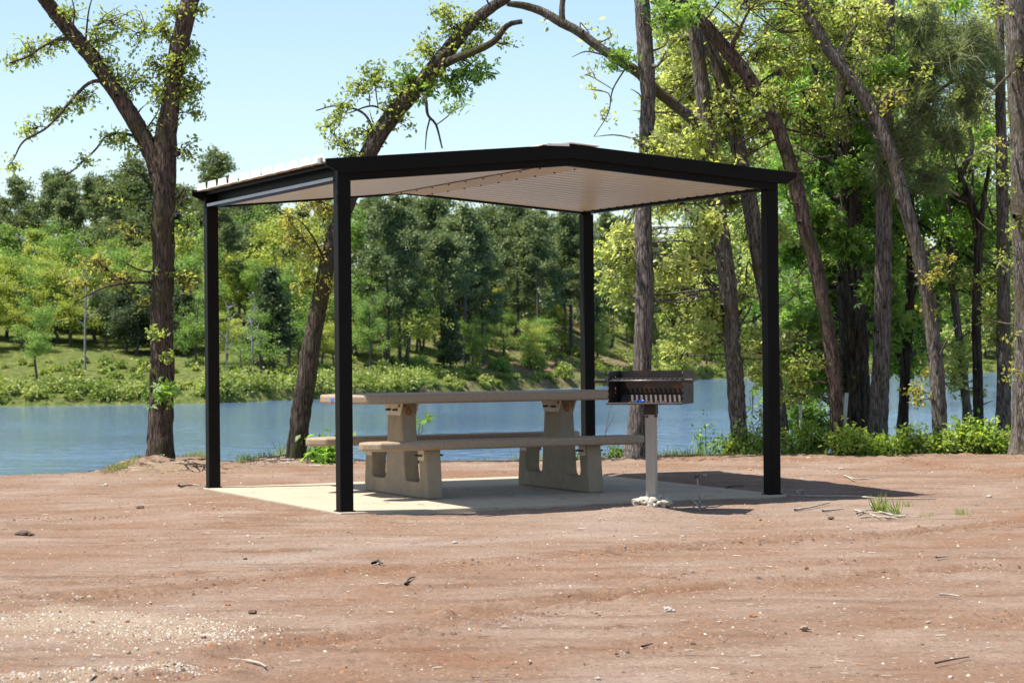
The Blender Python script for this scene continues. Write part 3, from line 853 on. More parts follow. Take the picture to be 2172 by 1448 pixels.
def hole(cy_, cz_, w, h): return [(cy_-w, cz_+h), (cy_-0.2*w, cz_), (cy_-w, cz_-h), (cy_+w, cz_-h), (cy_+0.3*w, cz_), (cy_+w, cz_+h)]
for s in (-1, 1):
    b = BM()
    b.prism(side_outline(), ((0, 1, 0), (0, 0, 1), (1, 0, 0)), (s*GW/2-(0.004 if s > 0 else 0), 0, zb+0.003), 0.004,
            holes=[hole(0.035, 0.185, 0.014, 0.018), hole(0.035, 0.095, 0.014, 0.022)])
    b.build('side_panel', M_GRILL, gr)
# cooking grate with coil handles
gzg = 0.945
b = BM()
b.bar([(-GW/2-0.10, -GD/2+0.012, gzg), (GW/2+0.09, -GD/2+0.012, gzg)], 0.0065, 8)
b.bar([(-GW/2+0.012, -GD/2+0.05, gzg+0.002), (GW/2-0.012, -GD/2+0.05, gzg+0.002)], 0.006, 8)
b.bar([(-GW/2+0.012, GD/2-0.03, gzg+0.002), (GW/2-0.012, GD/2-0.03, gzg+0.002)], 0.006, 8)
for k in range(15):
    xx = -GW/2+0.03 + k*(GW-0.06)/14
    b.box((xx-0.0085, -GD/2+0.035, gzg+0.006), (xx+0.0085, GD/2-0.02, gzg+0.016), 0.0)
gt = b.build('cooking_grate', M_GRATE, gr)
for s in (-1, 1):
    xa = s*(GW/2+0.018); xb = s*(GW/2+0.105 if s < 0 else GW/2+0.075)
    pts = [(xa+(xb-xa)*k/60, -GD/2+0.012+0.012*math.cos(k*1.05), gzg+0.012*math.sin(k*1.05)) for k in range(61)]
    b = BM(); b.bar(pts, 0.0048, 6)
    b.build('coil_handle', M_BOLT, gt)
rng = np.random.default_rng(3)
b = BM()
for k in range(46):
    b.blob((rng.uniform(-0.24, 0.26), rng.uniform(-GD/2+0.02, GD/2-0.03), zb+0.006), (rng.uniform(0.008, 0.022), rng.uniform(0.008, 0.02), rng.uniform(0.004, 0.010)), rng, 1, 0.3)
b.prism([(GD/2-0.085, 0), (GD/2-0.008, 0), (GD/2-0.008, 0.058)], ((0, 1, 0), (0, 0, 1), (1, 0, 0)), (-GW/2+0.02, 0, zb+0.004), GW-0.05)  # ash slope added against the back, tilted to catch sun stripes through the grate
b.build('ash', M_ASH, gr)
b = BM()
for k in range(70):
    a = rng.uniform(0, 6.28); d = rng.uniform(0.035, 0.115)
    b.blob((d*math.cos(a)*1.15, d*math.sin(a), gz+0.060*(1-d/0.13)+rng.uniform(-0.025, 0.012)), (rng.uniform(0.018, 0.045), rng.uniform(0.018, 0.04), rng.uniform(0.014, 0.028)), rng, 2, 0.2)
b.build('concrete_footing', M_RUBBLE, gr)
# litter left in the firebox
b = BM()
cg, sg = math.cos(-0.30), math.sin(-0.30)
for k, (lx, ly) in enumerate(((-0.085, -0.11), (-0.055, -0.105), (-0.035, -0.12))):
    b.blob((GB[0]+cg*lx-sg*ly, GB[1]+sg*lx+cg*ly, zb+0.02), (0.014, 0.010, 0.009), rng, 2, 0.2)
tag(b.build('litter_scrap', M_BLUE), 'crumpled bright blue scrap lying on the floor of the grill box', 'litter')

# ----------------------------------------------------------------------------
# trees on the near bank
# ----------------------------------------------------------------------------
def gz1(x, y): return float(ground_z(np.array([x]), np.array([y]), False)[0])

def near_tree(name, label, D, paths, clusters, bark, leafmats, rng, cat='tree', to_ground=True, twig_r=0.006, lean=0.0, group=None):
    """paths: lists of (px, py, width px[, extra depth]); clusters: (px, py, rx, ry, n, leaf key[, extra depth])"""
    acc = Acc(); skel = []
    for k, path in enumerate(paths):
        P = []; R = []
        for p in path:
            d = D + (p[3] if len(p) > 3 else 0)
            P.append(at(p[0], p[1], d)); R.append(p[2]*0.87/2*d/F)
        if k == 0 and to_ground:
            g = gz1(P[0][0], P[0][1])
            if P[0][2] > g-0.05:
                P.insert(0, np.array([P[0][0], P[0][1], g-0.15])); R.insert(0, R[0]*1.08)
        Ps, Rs = spline(P, R, 0.05 if R[0] > 0.03 else 0.04)
        n = 20 if R[0] > 0.06 else (10 if R[0] > 0.02 else 6)
        V, q = tube_np(Ps, Rs, n, 0.055 if n == 20 else 0.05, rng)
        acc.add(V, q); skel.append(np.column_stack([Ps, Rs]))
        if R[0] > 0.05:                            # knots, broken stubs and bare side twigs
            for _ in range(int(len(Ps)*0.05/0.45)):
                j = rng.integers(len(Ps)//8, len(Ps)-2)
                u = rng.normal(size=3); tn = Ps[j+1]-Ps[j]; tn /= np.linalg.norm(tn); u -= tn*(u@tn); u /= np.linalg.norm(u)
                o = Ps[j]+u*Rs[j]*0.7
                if rng.uniform() < 0.55:
                    ln = rng.uniform(0.12, 0.5); t_ = o+(u+0.5*tn+np.array([0, 0, rng.uniform(-.3, .5)]))*ln
                    Pt, Rt = spline([o, (o+t_)/2+rng.normal(0, 0.12*ln, 3), t_], [0.012, 0.008, 0.003], 0.05); V, q = tube_np(Pt, Rt, 5, 0.06, rng)
                else:
                    Pt, Rt = spline([o-u*Rs[j]*0.5, o, o+u*Rs[j]*rng.uniform(0.35, 0.8)], [Rs[j]*0.55, Rs[j]*0.42, Rs[j]*0.2], 0.02); V, q = tube_np(Pt, Rt, 9, 0.06, rng)
                acc.add(V, q)
    S = np.vstack(skel)
    base = S[0, :3].copy(); base[2] = gz1(base[0], base[1])
    leaves = {}
    for c in clusters:
        px, py, rx, ry, n, key = c[:6]
        d = D + (c[6] if len(c) > 6 else 0)
        ctr = at(px, py, d); k = d/F
        n = int(n*3.3) if name.endswith('oak_tree') and D < 24.2 else n
        n = n*2 if key == 'n' else n
        ext = np.array([rx*k, min(rx*k, 0.7)*0.9, ry*k])
        # limb from the nearest wood, preferring wood below
        dd = np.linalg.norm(S[:, :3]-ctr, axis=1) + np.maximum(S[:, 2]-ctr[2], 0)*0.3
        j = int(np.argmin(dd)); a0 = S[j, :3]; dist = np.linalg.norm(ctr-a0)
        tips = []
        if dist > 0.08:
            mid = (a0+ctr)/2 + rng.normal(0, 0.10*dist, 3) + np.array([0, 0, 0.06*dist])
            Ps, Rs = spline([a0, mid, ctr], [min(S[j, 3]*0.5, 0.007+0.005*dist), 0.006+0.002*dist, 0.005], 0.08)
            V, q = tube_np(Ps, Rs, 5, 0.04, rng); acc.add(V, q)
            skel_pts = Ps
        else:
            skel_pts = ctr[None]
        m = max(2, int(n/(34 if key == 'n' else 11)))
        u = rng.normal(size=(m, 3)); u /= np.linalg.norm(u, axis=1, keepdims=True)
        sub = ctr + u*ext*(rng.uniform(0.05, 1, (m, 1))**0.5)
        st, sz, kind, clump = leafmats[key][1:5]
        for t in sub:
            o = skel_pts[rng.integers(len(skel_pts)//2, len(skel_pts))]
            ln = np.linalg.norm(t-o)
            if ln > 0.05:
                mid = (o+t)/2 + rng.normal(0, 0.12*ln, 3)
                Ps, Rs = spline([o, mid, t], [twig_r, twig_r*0.7, twig_r*0.4], max(0.06, ln/5))
                V, q = tube_np(Ps, Rs, 3); acc.add(V, q)
                w = Ps[len(Ps)//4:]
            else: w = t[None]
            cnt = max(2, int(n/m*rng.uniform(0.5, 1.5)))
            ctrs = w[np.minimum(len(w)-1, (len(w)*rng.uniform(0, 1, cnt)**0.6).astype(int))] + rng.normal(0, clump, (cnt, 3))*np.array([1, 1, 0.8])
            if kind == 'needle':
                ax = rng.normal(size=3); ax[2] -= 0.6; ax /= np.linalg.norm(ax)
                dirs = np.repeat(ax[None], cnt, 0)+rng.normal(size=(cnt, 3))*0.55
                V, q, tt = leaf_arrays(t + rng.normal(0, 0.035, (cnt, 3)), sz, kind, rng, dirs=dirs, tint=rng.uniform(0.2, 0.8))
            else:
                V, q, tt = leaf_arrays(ctrs, sz, kind, rng, tint=rng.uniform(0.2, 0.8))
            leaves.setdefault(key, Acc()).add(V, q, tt)
    root = empty(name, base, label, cat, group)
    tr = obj('trunk', acc.mesh('trunk', bark, smooth=True, off=base), root)
    if len(leaves) == 1:
        key = next(iter(leaves)); obj('crown', leaves[key].mesh('crown', leafmats[key][0], off=base), root)
    elif leaves:                                   # one crown with several leaf colours
        Vs = []; Fs = []; idx = []; ts = []; mats = []; n = 0
        for i, (key, a_) in enumerate(leaves.items()):
            V = np.vstack(a_.V)-base; f = np.vstack(a_.Fa[3]); Vs.append(V); Fs.append(f+n); idx.append(np.full(len(f), i)); ts.append(np.concatenate(a_.T)); mats.append(leafmats[key][0]); n += len(V)
        obj('crown', mesh_np('crown', np.vstack(Vs), [np.vstack(Fs)], mats, np.concatenate(idx), np.concatenate(ts)), root)
    return root

#        material, -, leaf size, shape, clump spread
LM = dict(y=(L_YEL, 0, 0.050, 'diamond', 0.040), g=(L_GOLD, 0, 0.05, 'diamond', 0.038), b=(L_BRIGHT, 0, 0.078, 'star', 0.07),
          p=(L_PALE, 0, 0.062, 'diamond', 0.06), m=(L_MID, 0, 0.07, 'diamond', 0.08), n=(L_NEEDLE, 0, 0.24, 'needle', 0.05), P=(L_PALE, 0, 0.085, 'diamond', 0.12), M=(L_MID, 0, 0.09, 'diamond', 0.12), s=(L_SHRUB, 0, 0.05, 'diamond', 0.055))

def fill(rng, x0, y0, x1, y1, cnt, r, n, key, d0=-0.6, d1=0.8):
    return [(rng.uniform(x0, x1), rng.uniform(y0, y1), r*rng.uniform(0.7, 1.3), r*rng.uniform(0.55, 1.0), int(n*(0.10 if y1 <= 60 and y0 < -200 else (2.0 if key in 'pm' else 3.2))), key, rng.uniform(d0, d1 + (0 if key in 'yg' else (5.5 if key == 'b' else 0.3)))) for _ in range(max(1, int(cnt*1.05)) if y0 > -200 else max(1, int(cnt*0.5)))]

R1 = np.random.default_rng(11)
cl = [(60,110,55,40,60,'y'),(30,130,25,20,30,'y'),(110,95,45,35,60,'y'),(150,30,55,30,60,'y'),(205,85,55,45,80,'y'),(255,45,55,40,70,'y'),(290,70,45,55,70,'y'),(225,130,45,35,60,'y'),
      (180,215,50,30,60,'y'),(110,240,50,28,50,'y'),(60,275,30,30,32,'y'),(26,345,16,22,24,'y',-0.5),(250,165,45,45,70,'y'),(300,170,38,45,60,'y'),(345,60,40,45,70,'y'),(372,25,45,28,60,'y'),(425,25,30,22,30,'y'),
      (368,140,48,50,150,'y'),(400,110,36,36,80,'y'),(350,195,45,40,110,'y'),(390,190,45,45,110,'y'),(330,150,36,45,60,'y'),(420,180,26,36,50,'y'),(350,270,36,36,60,'y'),(415,240,22,45,26,'y'),
      (265,300,30,26,40,'y'),(225,290,34,20,36,'y'),(180,340,34,18,24,'y'),(290,320,22,26,36,'y'),(400,320,26,36,40,'y'),(365,225,30,40,70,'y'),
      (330,480,55,45,50,'y'),(270,500,60,34,50,'g'),(200,560,55,24,70,'g'),(250,592,55,20,70,'g'),(170,600,36,24,40,'g'),(400,480,36,55,50,'y'),(412,590,28,36,40,'y'),(350,578,50,16,80,'y'),
      (345,836,26,19,24,'b',-0.35),(330,708,26,9,24,'y',-0.3),(358,757,14,9,18,'y',-0.3),(300,780,16,22,20,'y',-0.2),(385,420,34,52,40,'y'),(250,420,60,30,40,'y'),(270,370,40,30,36,'y'),
      (400,600,30,40,30,'g'),(300,640,30,40,20,'g')]
cl += fill(R1, -150, -520, 560, -60, 16, 75, 60, 'y', -1, 1)
near_tree('oak_tree', 'big reddish oak forking into two limbs at left, standing on the bank before the lake', 24.0,
    [[(338,1002,112),(340,985,84),(341,965,70),(342,900,60),(343,800,59),(344,700,55),(345,600,53),(344,500,54),(346,420,56),(349,350,58),(352,290,54),(361,220,44),(374,130,45),(396,30,44),(415,-80,40,0.1),(430,-300,30,0.3),(460,-520,18,0.4)],
     [(346,405,40),(330,345,46),(310,300,42),(280,250,40),(245,195,39),(205,135,38),(160,80,36),(110,20,34),(70,-40,32,-0.3),(0,-180,24,-0.6),(-60,-360,14,-0.8)],
     [(165,85,11),(130,84,8,-0.1),(95,97,6,-0.2),(55,122,5,-0.3),(20,134,4,-0.3)], [(230,172,12),(190,176,9,-0.1),(150,215,8,-0.2),(100,270,6,-0.4),(50,300,5,-0.5),(28,340,3,-0.5)],
     [(302,296,10),(265,284,8),(228,287,6,0.1),(200,320,5,0.2),(150,365,4,0.2),(125,372,3,0.2)], [(205,150,16),(190,140,9),(186,128,5)],
     [(330,600,8),(275,600,7,-0.2),(220,610,5,-0.4),(160,640,3,-0.4)], [(365,430,8),(395,400,5,-0.3),(362,470,4,-0.4)]],
    cl, M_BARK_RED, LM, R1)

R2 = np.random.default_rng(12)
cl = [(760,180,50,34,60,'y'),(700,270,34,34,45,'y'),(720,230,34,34,45,'y'),(800,160,50,38,70,'y'),(850,195,60,34,80,'y'),(900,110,60,45,90,'y'),(960,60,50,50,90,'y'),(1000,105,42,34,70,'y'),
      (1015,150,34,20,26,'b'),(970,170,38,26,30,'b'),(966,228,20,18,14,'b',-0.4),(872,165,38,34,32,'b'),(905,185,34,22,20,'b'),(782,280,50,34,60,'y'),(730,300,42,24,45,'y'),(852,260,30,30,30,'y'),(1040,60,34,26,40,'y'),(940,20,40,20,40,'y'),(1075,90,24,16,16,'y'),
      (672,540,42,50,110,'g'),(632,500,34,34,60,'g'),(690,600,32,34,80,'g'),(690,450,34,42,70,'g'),(640,600,26,26,40,'g'),(655,425,42,30,50,'g'),(612,470,28,30,40,'g'),(745,330,30,18,30,'y'),(830,230,30,24,40,'y'),(925,160,36,26,60,'y'),(1000,40,40,30,60,'y')]
cl += fill(R2, 880, -480, 1250, -60, 9, 70, 60, 'y', -1, 1)
near_tree('leaning_oak_tree', 'mossy oak leaning right behind the shelter roof with sparse yellow green sprouts', 23.9,
    [[(622,990,58),(628,960,50),(640,870,48),(655,770,46),(668,690,43),(684,610,41),(700,540,40),(718,480,40),(745,410,40),(775,340,42),(805,285,42),(840,235,42),(880,190,40),(925,140,38),(965,90,36),(1000,50,32),(1040,18,28),(1085,-15,24),(1120,-90,20,0.2),(1130,-260,14,0.4)],
     [(925,145,24),(965,125,20,-0.2),(1010,108,18,-0.3),(1048,88,17,-0.35),(1068,62,15,-0.4),(1085,50,13,-0.4),(1108,46,12,-0.4)],
     [(893,192,8),(903,212,8,-0.2),(908,245,7,-0.2),(925,265,6,-0.2),(938,315,4,-0.2)], [(912,252,5,-0.2),(905,280,4,-0.2),(902,318,2.5,-0.25)],
     [(800,290,8),(770,240,6,0.2),(715,225,4,0.3),(670,235,3,0.3)], [(690,560,7),(668,510,5,-0.3),(640,470,3.5,-0.4)], [(830,245,7),(790,225,5,0.2),(740,240,3,0.3)]],
    cl, M_BARK_MOSS, LM, R2)

R3 = np.random.default_rng(13)
cl = [(1272,395,16,14,14,'b',-0.2)] + fill(R3, 1250, -560, 1500, -150, 8, 75, 70, 'm', -1, 1)
near_tree('straight_oak_tree', 'straight grey oak trunk with furrowed bark rising behind the grill', 24.6,
    [[(1345,972,66),(1350,940,50),(1354,880,44),(1360,800,42),(1364,720,44),(1368,620,46),(1367,540,43),(1365,470,41),(1366,400,37),(1371,300,36),(1374,220,37),(1371,130,38),(1364,40,38),(1358,-60,36),(1350,-250,30),(1345,-550,20)],
     [(1378,135,9),(1395,140,6,-0.2),(1412,110,3,-0.3)]],
    cl, M_BARK_GREY, LM, R3)

R4 = np.random.default_rng(14)
cl = [(1318,120,26,20,80,'b',-0.7),(1300,130,18,14,30,'b',-0.7),(1250,70,26,24,30,'p'),(1240,160,26,16,20,'p'),(1282,245,26,28,34,'p'),(1250,190,26,22,20,'p'),(1275,100,22,22,20,'p'),(1290,60,26,24,26,'y'),(1150,45,26,14,12,'p')]
cl += fill(R4, 1400, 230, 1530, 780, 30, 46, 170, 'p', -0.9, 1.6)
cl += fill(R4, 1285, 480, 1350, 660, 9, 30, 130, 'p', 0.6, 1.8)
cl += fill(R4, 1400, 30, 1480, 260, 12, 46, 150, 'p', 0.2, 1.8) + fill(R4, 1320, -360, 1560, 10, 16, 60, 110, 'p', -0.6, 1.8)
cl += fill(R4, 1395, 620, 1520, 760, 9, 38, 120, 'p', 0.4, 1.8)
near_tree('arching_oak_tree', 'brown oak whose long bare limb arches left over the shelter roof', 25.2,
    [[(1570,955,50),(1568,930,42),(1562,850,41),(1556,760,42),(1550,680,41),(1543,600,42),(1533,520,42),(1522,440,42),(1512,370,41),(1503,300,40),(1494,230,38),(1486,160,36),(1478,90,34),(1466,20,32),(1450,-80,28),(1430,-300,18)],
     [(1507,345,38),(1492,290,32),(1465,250,28,-0.1),(1430,222,26,-0.2),(1395,195,25,-0.3),(1350,152,25,-0.4),(1310,128,24,-0.45),(1270,100,23,-0.5),(1225,66,22,-0.5),(1190,48,22,-0.5),(1150,25,20,-0.5),(1110,12,17,-0.5),(1075,8,13,-0.5)],
     [(1194,50,17,-0.5),(1192,20,15,-0.5),(1196,-30,12,-0.5),(1190,-120,8,-0.4)], [(1330,140,5,-0.4),(1300,190,4,-0.4),(1290,240,3,-0.3),(1260,290,2.5,-0.3)],
     [(1560,590,5),(1540,545,4,-0.3),(1515,540,2.5,-0.4)]],
    cl, M_BARK_BROWN, LM, R4)

R5 = np.random.default_rng(15)
cl = fill(R5, 1520, 300, 1650, 800, 18, 42, 100, 'p', -0.2, 1.6) + fill(R5, 1460, 0, 1600, 300, 14, 50, 110, 'p', -0.3, 1.6) + fill(R5, 1440, -350, 1620, 0, 9, 60, 100, 'y', -0.5, 1)
near_tree('slender_oak_tree', 'slender lichen spotted oak rising just left of the front right shelter post', 25.6,
    [[(1668,965,26),(1662,920,26),(1650,830,28),(1638,740,32),(1626,650,34),(1614,580,35),(1602,500,37),(1590,430,38),(1577,370,38),(1565,310,37),(1552,240,36),(1535,180,35),(1515,125,33),(1492,75,30),(1475,30,28),(1450,-60,24),(1420,-260,14)]],
    cl, M_BARK_BROWN, LM, R5)

R6 = np.random.default_rng(16)
cl = fill(R6, 1500, -60, 1740, 330, 15, 52, 120, 'p', 0.0, 2.0) + fill(R6, 1560, 20, 1740, 280, 12, 46, 90, 'y', -0.6, 1.5) + fill(R6, 1400, -420, 1700, -40, 14, 70, 100, 'y', -1, 1) \
   + [(1440,35,40,28,110,'b',-0.8),(1410,50,26,20,60,'b',-0.8),(1395,15,24,18,40,'b',-0.8),(1485,10,26,16,40,'b',-0.8)] + fill(R6, 1640, 760, 1760, 860, 7, 30, 40, 'y', -0.3, 0.6) + fill(R6, 1590, 700, 1700, 800, 5, 30, 50, 'p', 0, 0.8)
near_tree('bowed_oak_tree', 'bowed oak curving left over the right end of the shelter roof', 24.8,
    [[(1780,968,34),(1776,930,34),(1773,860,34),(1768,790,34),(1757,700,34),(1742,620,34),(1727,550,35),(1710,490,35),(1697,430,35),(1682,370,35),(1664,310,34),(1640,250,34),(1612,200,34),(1575,148,34),(1530,95,33),(1490,50,34),(1450,15,34),(1400,-30,30),(1330,-120,22)],
     [(1560,128,14),(1553,95,11,-0.1),(1570,60,8,-0.2),(1590,20,6,-0.2)], [(1645,262,10),(1610,282,6,-0.1),(1565,305,4,-0.2)], [(1722,548,5),(1690,590,4,0.2)]],
    cl, M_BARK_RED, LM, R6)

R7 = np.random.default_rng(17)
cl = fill(R7, 1665, 240, 1880, 760, 52, 46, 130, 'b', -0.4, 0.8) + fill(R7, 1660, 560, 1790, 900, 16, 44, 110, 'b', -1.0, 1.0) + fill(R7, 1700, 120, 1900, 300, 12, 46, 100, 'b', -0.8, 1.2) + fill(R7, 1690, -300, 1900, 100, 10, 65, 90, 'b', -1, 1)
near_tree('ivy_clad_tree', 'thick dark furrowed trunk wrapped in bright green leaves behind the right post', 27.0,
    [[(1825,950,90),(1822,900,78),(1817,820,70),(1812,740,68),(1806,660,66),(1802,580,62),(1800,500,60),(1797,420,56),(1790,340,52),(1785,260,46),(1790,180,40),(1795,80,34),(1800,-100,26),(1800,-350,14)],
     [(1796,400,22),(1770,330,16,-0.2),(1730,260,12,-0.4),(1700,190,8,-0.5)], [(1803,560,18),(1750,500,12,-0.3),(1700,470,7,-0.6)], [(1792,330,18),(1740,190,14,0.3),(1720,120,9,0.3)]],
    cl, M_BARK_DARK, LM, R7)

R8 = np.random.default_rng(18)
cl = fill(R8, 1840, 60, 1910, 480, 12, 40, 100, 'b', -0.6, 0.8) + fill(R8, 1850, 560, 1920, 760, 6, 36, 80, 'b', 0.3, 1.0) + fill(R8, 1780, -350, 1980, 40, 10, 65, 90, 'm', -1, 1)
near_tree('grey_trunk_tree', 'thick straight grey trunk beside the ivy clad tree, rooted among the shrubs', 25.6,
    [[(1862,962,62),(1863,935,50),(1864,860,46),(1868,780,44),(1871,700,42),(1873,600,40),(1874,500,39),(1876,400,38),(1879,300,37),(1881,200,36),(1882,100,35),(1882,-20,33),(1882,-250,26),(1880,-500,16)]],
    cl, M_BARK_GREY, LM, R8)

R9 = np.random.default_rng(19)
near_tree('thin_dark_tree', 'thin dark trunk rooted down the bank right of the grey trunk', 28.5,
    [[(1914,930,30),(1916,880,26),(1920,800,24),(1926,700,22),(1930,600,19),(1932,500,15),(1935,400,10)]],
    fill(R9, 1890, 560, 1960, 800, 9, 34, 80, 'b', -0.5, 0.6) + fill(R9, 1895, 380, 1990, 560, 8, 36, 80, 'm', -0.5, 0.6), M_BARK_DARK, LM, R9)

R10 = np.random.default_rng(20)
cl = fill(R10, 1690, -60, 1950, 260, 13, 52, 100, 'p', -0.2, 1.8) + fill(R10, 1700, 0, 1960, 300, 12, 46, 60, 'y', -0.6, 1.2) + fill(R10, 1640, -400, 1900, -60, 12, 70, 90, 'y', -1, 1) \
   + fill(R10, 1930, 480, 2010, 860, 9, 26, 24, 'g', -0.4, 0.3) + [(1880,215,40,26,60,'g',-0.5),(1960,150,34,24,40,'y',-0.5)]
near_tree('crooked_oak_tree', 'crooked brown oak slanting up left from the middle of the right shrubs', 24.9,
    [[(1992,968,44),(1993,930,36),(1991,860,36),(1986,780,36),(1977,700,36),(1966,620,35),(1950,540,34),(1930,470,34),(1912,410,33),(1898,350,32),(1880,300,32),(1856,245,32),(1822,190,32),(1785,140,31),(1750,95,30),(1722,45,28),(1700,0,26),(1670,-90,20),(1630,-260,12)],
     [(1850,240,10),(1885,200,8,-0.2),(1930,190,5,-0.4)], [(1985,770,6),(2010,720,4,-0.2),(2030,690,2.5,-0.2)], [(1770,120,8),(1810,60,6,0.1),(1850,20,4,0.2)]],
    cl, M_BARK_BROWN, LM, R10)

R11 = np.random.default_rng(21)
near_tree('young_oak_tree', 'thin young grey brown trunk between the crooked oak and the forked tree', 28.0,
    [[(2054,910,22),(2050,860,22),(2042,790,21),(2034,720,20),(2027,650,19),(2020,580,17),(2015,500,14),(2010,420,9)]],
    fill(R11, 1990, 520, 2090, 840, 14, 30, 44, 'p', -0.6, 0.6) + fill(R11, 1970, 380, 2060, 540, 9, 38, 80, 'm', -0.5, 0.5), M_BARK_BROWN, LM, R11)

R12 = np.random.default_rng(22)
near_tree('forked_dark_tree', 'dark trunk forking into bare looking limbs against sky near the right edge', 27.4,
    [[(2076,910,28),(2075,860,25),(2073,780,24),(2071,700,23),(2072,620,22),(2075,550,22),(2074,490,22),(2062,440,19),(2048,400,17),(2038,375,17),(2050,345,15),(2062,310,12),(2056,270,9)],
     [(2074,495,18),(2084,450,15,-0.1),(2090,400,12,-0.1),(2098,350,9,-0.1),(2090,300,6)], [(2040,380,9),(2020,330,6,0.1),(2008,300,4,0.1)], [(2050,350,6),(2020,360,5,-0.2),(1975,345,3,-0.3)]],
    fill(R12, 1960, 400, 2120, 600, 17, 38, 80, 'b', -0.5, 0.9) + fill(R12, 1990, 260, 2120, 400, 8, 36, 60, 'm', -0.5, 0.8), M_BARK_DARK, LM, R12)

R13 = np.random.default_rng(23)
cl = [(2000,120,80,66,900,'n',-0.5),(1960,225,70,60,900,'n',-0.5),(1920,310,52,50,700,'n',-0.6),(2050,80,62,52,700,'n',-0.3),(2060,210,52,44,600,'n',-0.3),(1950,55,62,44,700,'n',-0.4),(1885,365,34,42,400,'n',-0.7),(2015,300,46,38,500,'n',-0.4),(1930,140,50,46,600,'n',-0.5),(2085,140,40,60,500,'n',-0.2),(1975,380,40,40,350,'n',-0.5)]
cl += fill(R13, 1950, -300, 2250, 10, 12, 70, 700, 'n', -0.8, 0.8)
cl += fill(R13, 2085, 560, 2140, 760, 6, 28, 50, 'y', -0.3, 0.4)
near_tree('pine_tree', 'pale pine trunk with drooping sprays of long needles near the right edge', 26.2,
    [[(2129,930,42),(2129,880,36),(2130,800,35),(2129,700,34),(2129,600,33),(2127,500,31),(2125,400,29),(2124,300,27),(2122,200,25),(2121,100,23),(2120,-50,20),(2118,-300,12)],
     [(2124,200,12),(2080,170,10,-0.2),(2030,170,8,-0.4),(1975,210,6,-0.5),(1925,290,4,-0.6),(1890,350,3,-0.7)], [(2122,110,11),(2070,80,9,-0.2),(2000,80,6,-0.4),(1950,60,4,-0.4)]],
    cl, M_BARK_BROWN, LM, R13)

R14 = np.random.default_rng(24)
cl = [(2105,35,34,30,80,'y',-0.4),(2165,130,20,16,40,'y',-0.4),(2105,330,40,24,70,'y',-0.4),(2130,380,28,26,50,'y',-0.4),(2128,545,26,30,60,'y',-0.4),(2150,480,22,24,34,'y',-0.4),(2150,790,24,28,34,'g',-0.4),(2140,720,22,24,26,'g',-0.4),(2105,300,28,14,30,'g',-0.3)] + fill(R14, 2080, -400, 2350, -40, 10, 75, 90, 'm', -1, 1)
near_tree('big_edge_tree', 'massive grey brown trunk cut off by the right edge of the picture', 24.3,
    [[(2172,975,90),(2172,945,70),(2174,880,62),(2175,800,58),(2176,700,56),(2175,600,56),(2172,500,57),(2170,400,58),(2168,300,58),(2164,200,60),(2160,100,62),(2157,0,60),(2152,-120,54),(2145,-400,36)],
     [(2140,160,8,-0.1),(2110,190,6,-0.3),(2085,230,4,-0.4)], [(2142,305,7,-0.1),(2100,312,5,-0.3),(2040,345,4,-0.3)]],
    cl, M_BARK_BROWN, LM, R14)

# slim trees on the low shore farther along the bank
RB = np.random.default_rng(29)
for (label, px, D, x0, y0, x1, y1, key) in (
    ('slim leafy tree down the shore with its trunk hidden by the straight grey oak', 1366, 38, 1385, -120, 1520, 640, 'P'),
    ('slim leafy tree down the shore with its trunk hidden by the arching oak', 1566, 52, 1500, -60, 1660, 700, 'M'),
    ('slim leafy tree down the shore with its trunk hidden by the front right shelter post', 1637, 44, 1560, -120, 1720, 560, 'P'),
    ('slim leafy tree down the shore with its trunk hidden by the bowed oak', 1771, 36, 1660, -80, 1800, 440, 'M'),
    ('slim leafy tree down the shore with its trunk hidden by the thick grey trunk', 1864, 50, 1740, -120, 1920, 520, 'P'),
    ('slim leafy tree down the shore with its trunk hidden by the crooked oak', 1987, 40, 1860, -120, 2010, 620, 'P'),
    ('slim leafy tree down the shore with its trunk hidden by the thin young trunk', 2047, 46, 1940, -100, 2110, 720, 'M'),
    ('slim leafy tree down the shore with its trunk hidden by the pine trunk', 2129, 38, 2030, -100, 2180, 760, 'P')):
    w = RB.uniform(11, 15)
    path = [(px+RB.normal(0, 1), 1010, w*1.2), (px, 850, w), (px+RB.normal(0, 3), 650, w*0.85), (px+RB.normal(0, 8), 420, w*0.65), (px+RB.normal(0, 10), 180, w*0.45), (px+RB.normal(0, 12), -80, w*0.25)]
    cl = [(RB.uniform(x0, x1), RB.uniform(y0, y1), 50*RB.uniform(0.6, 1.2), 40*RB.uniform(0.6, 1.1), 290, key, RB.uniform(-1.2, 1.2)) for _ in range(40)]
    near_tree('slim_tree', label, D, [path], cl, M_BARK_DARK, LM, RB, group='slim trees down the shore')

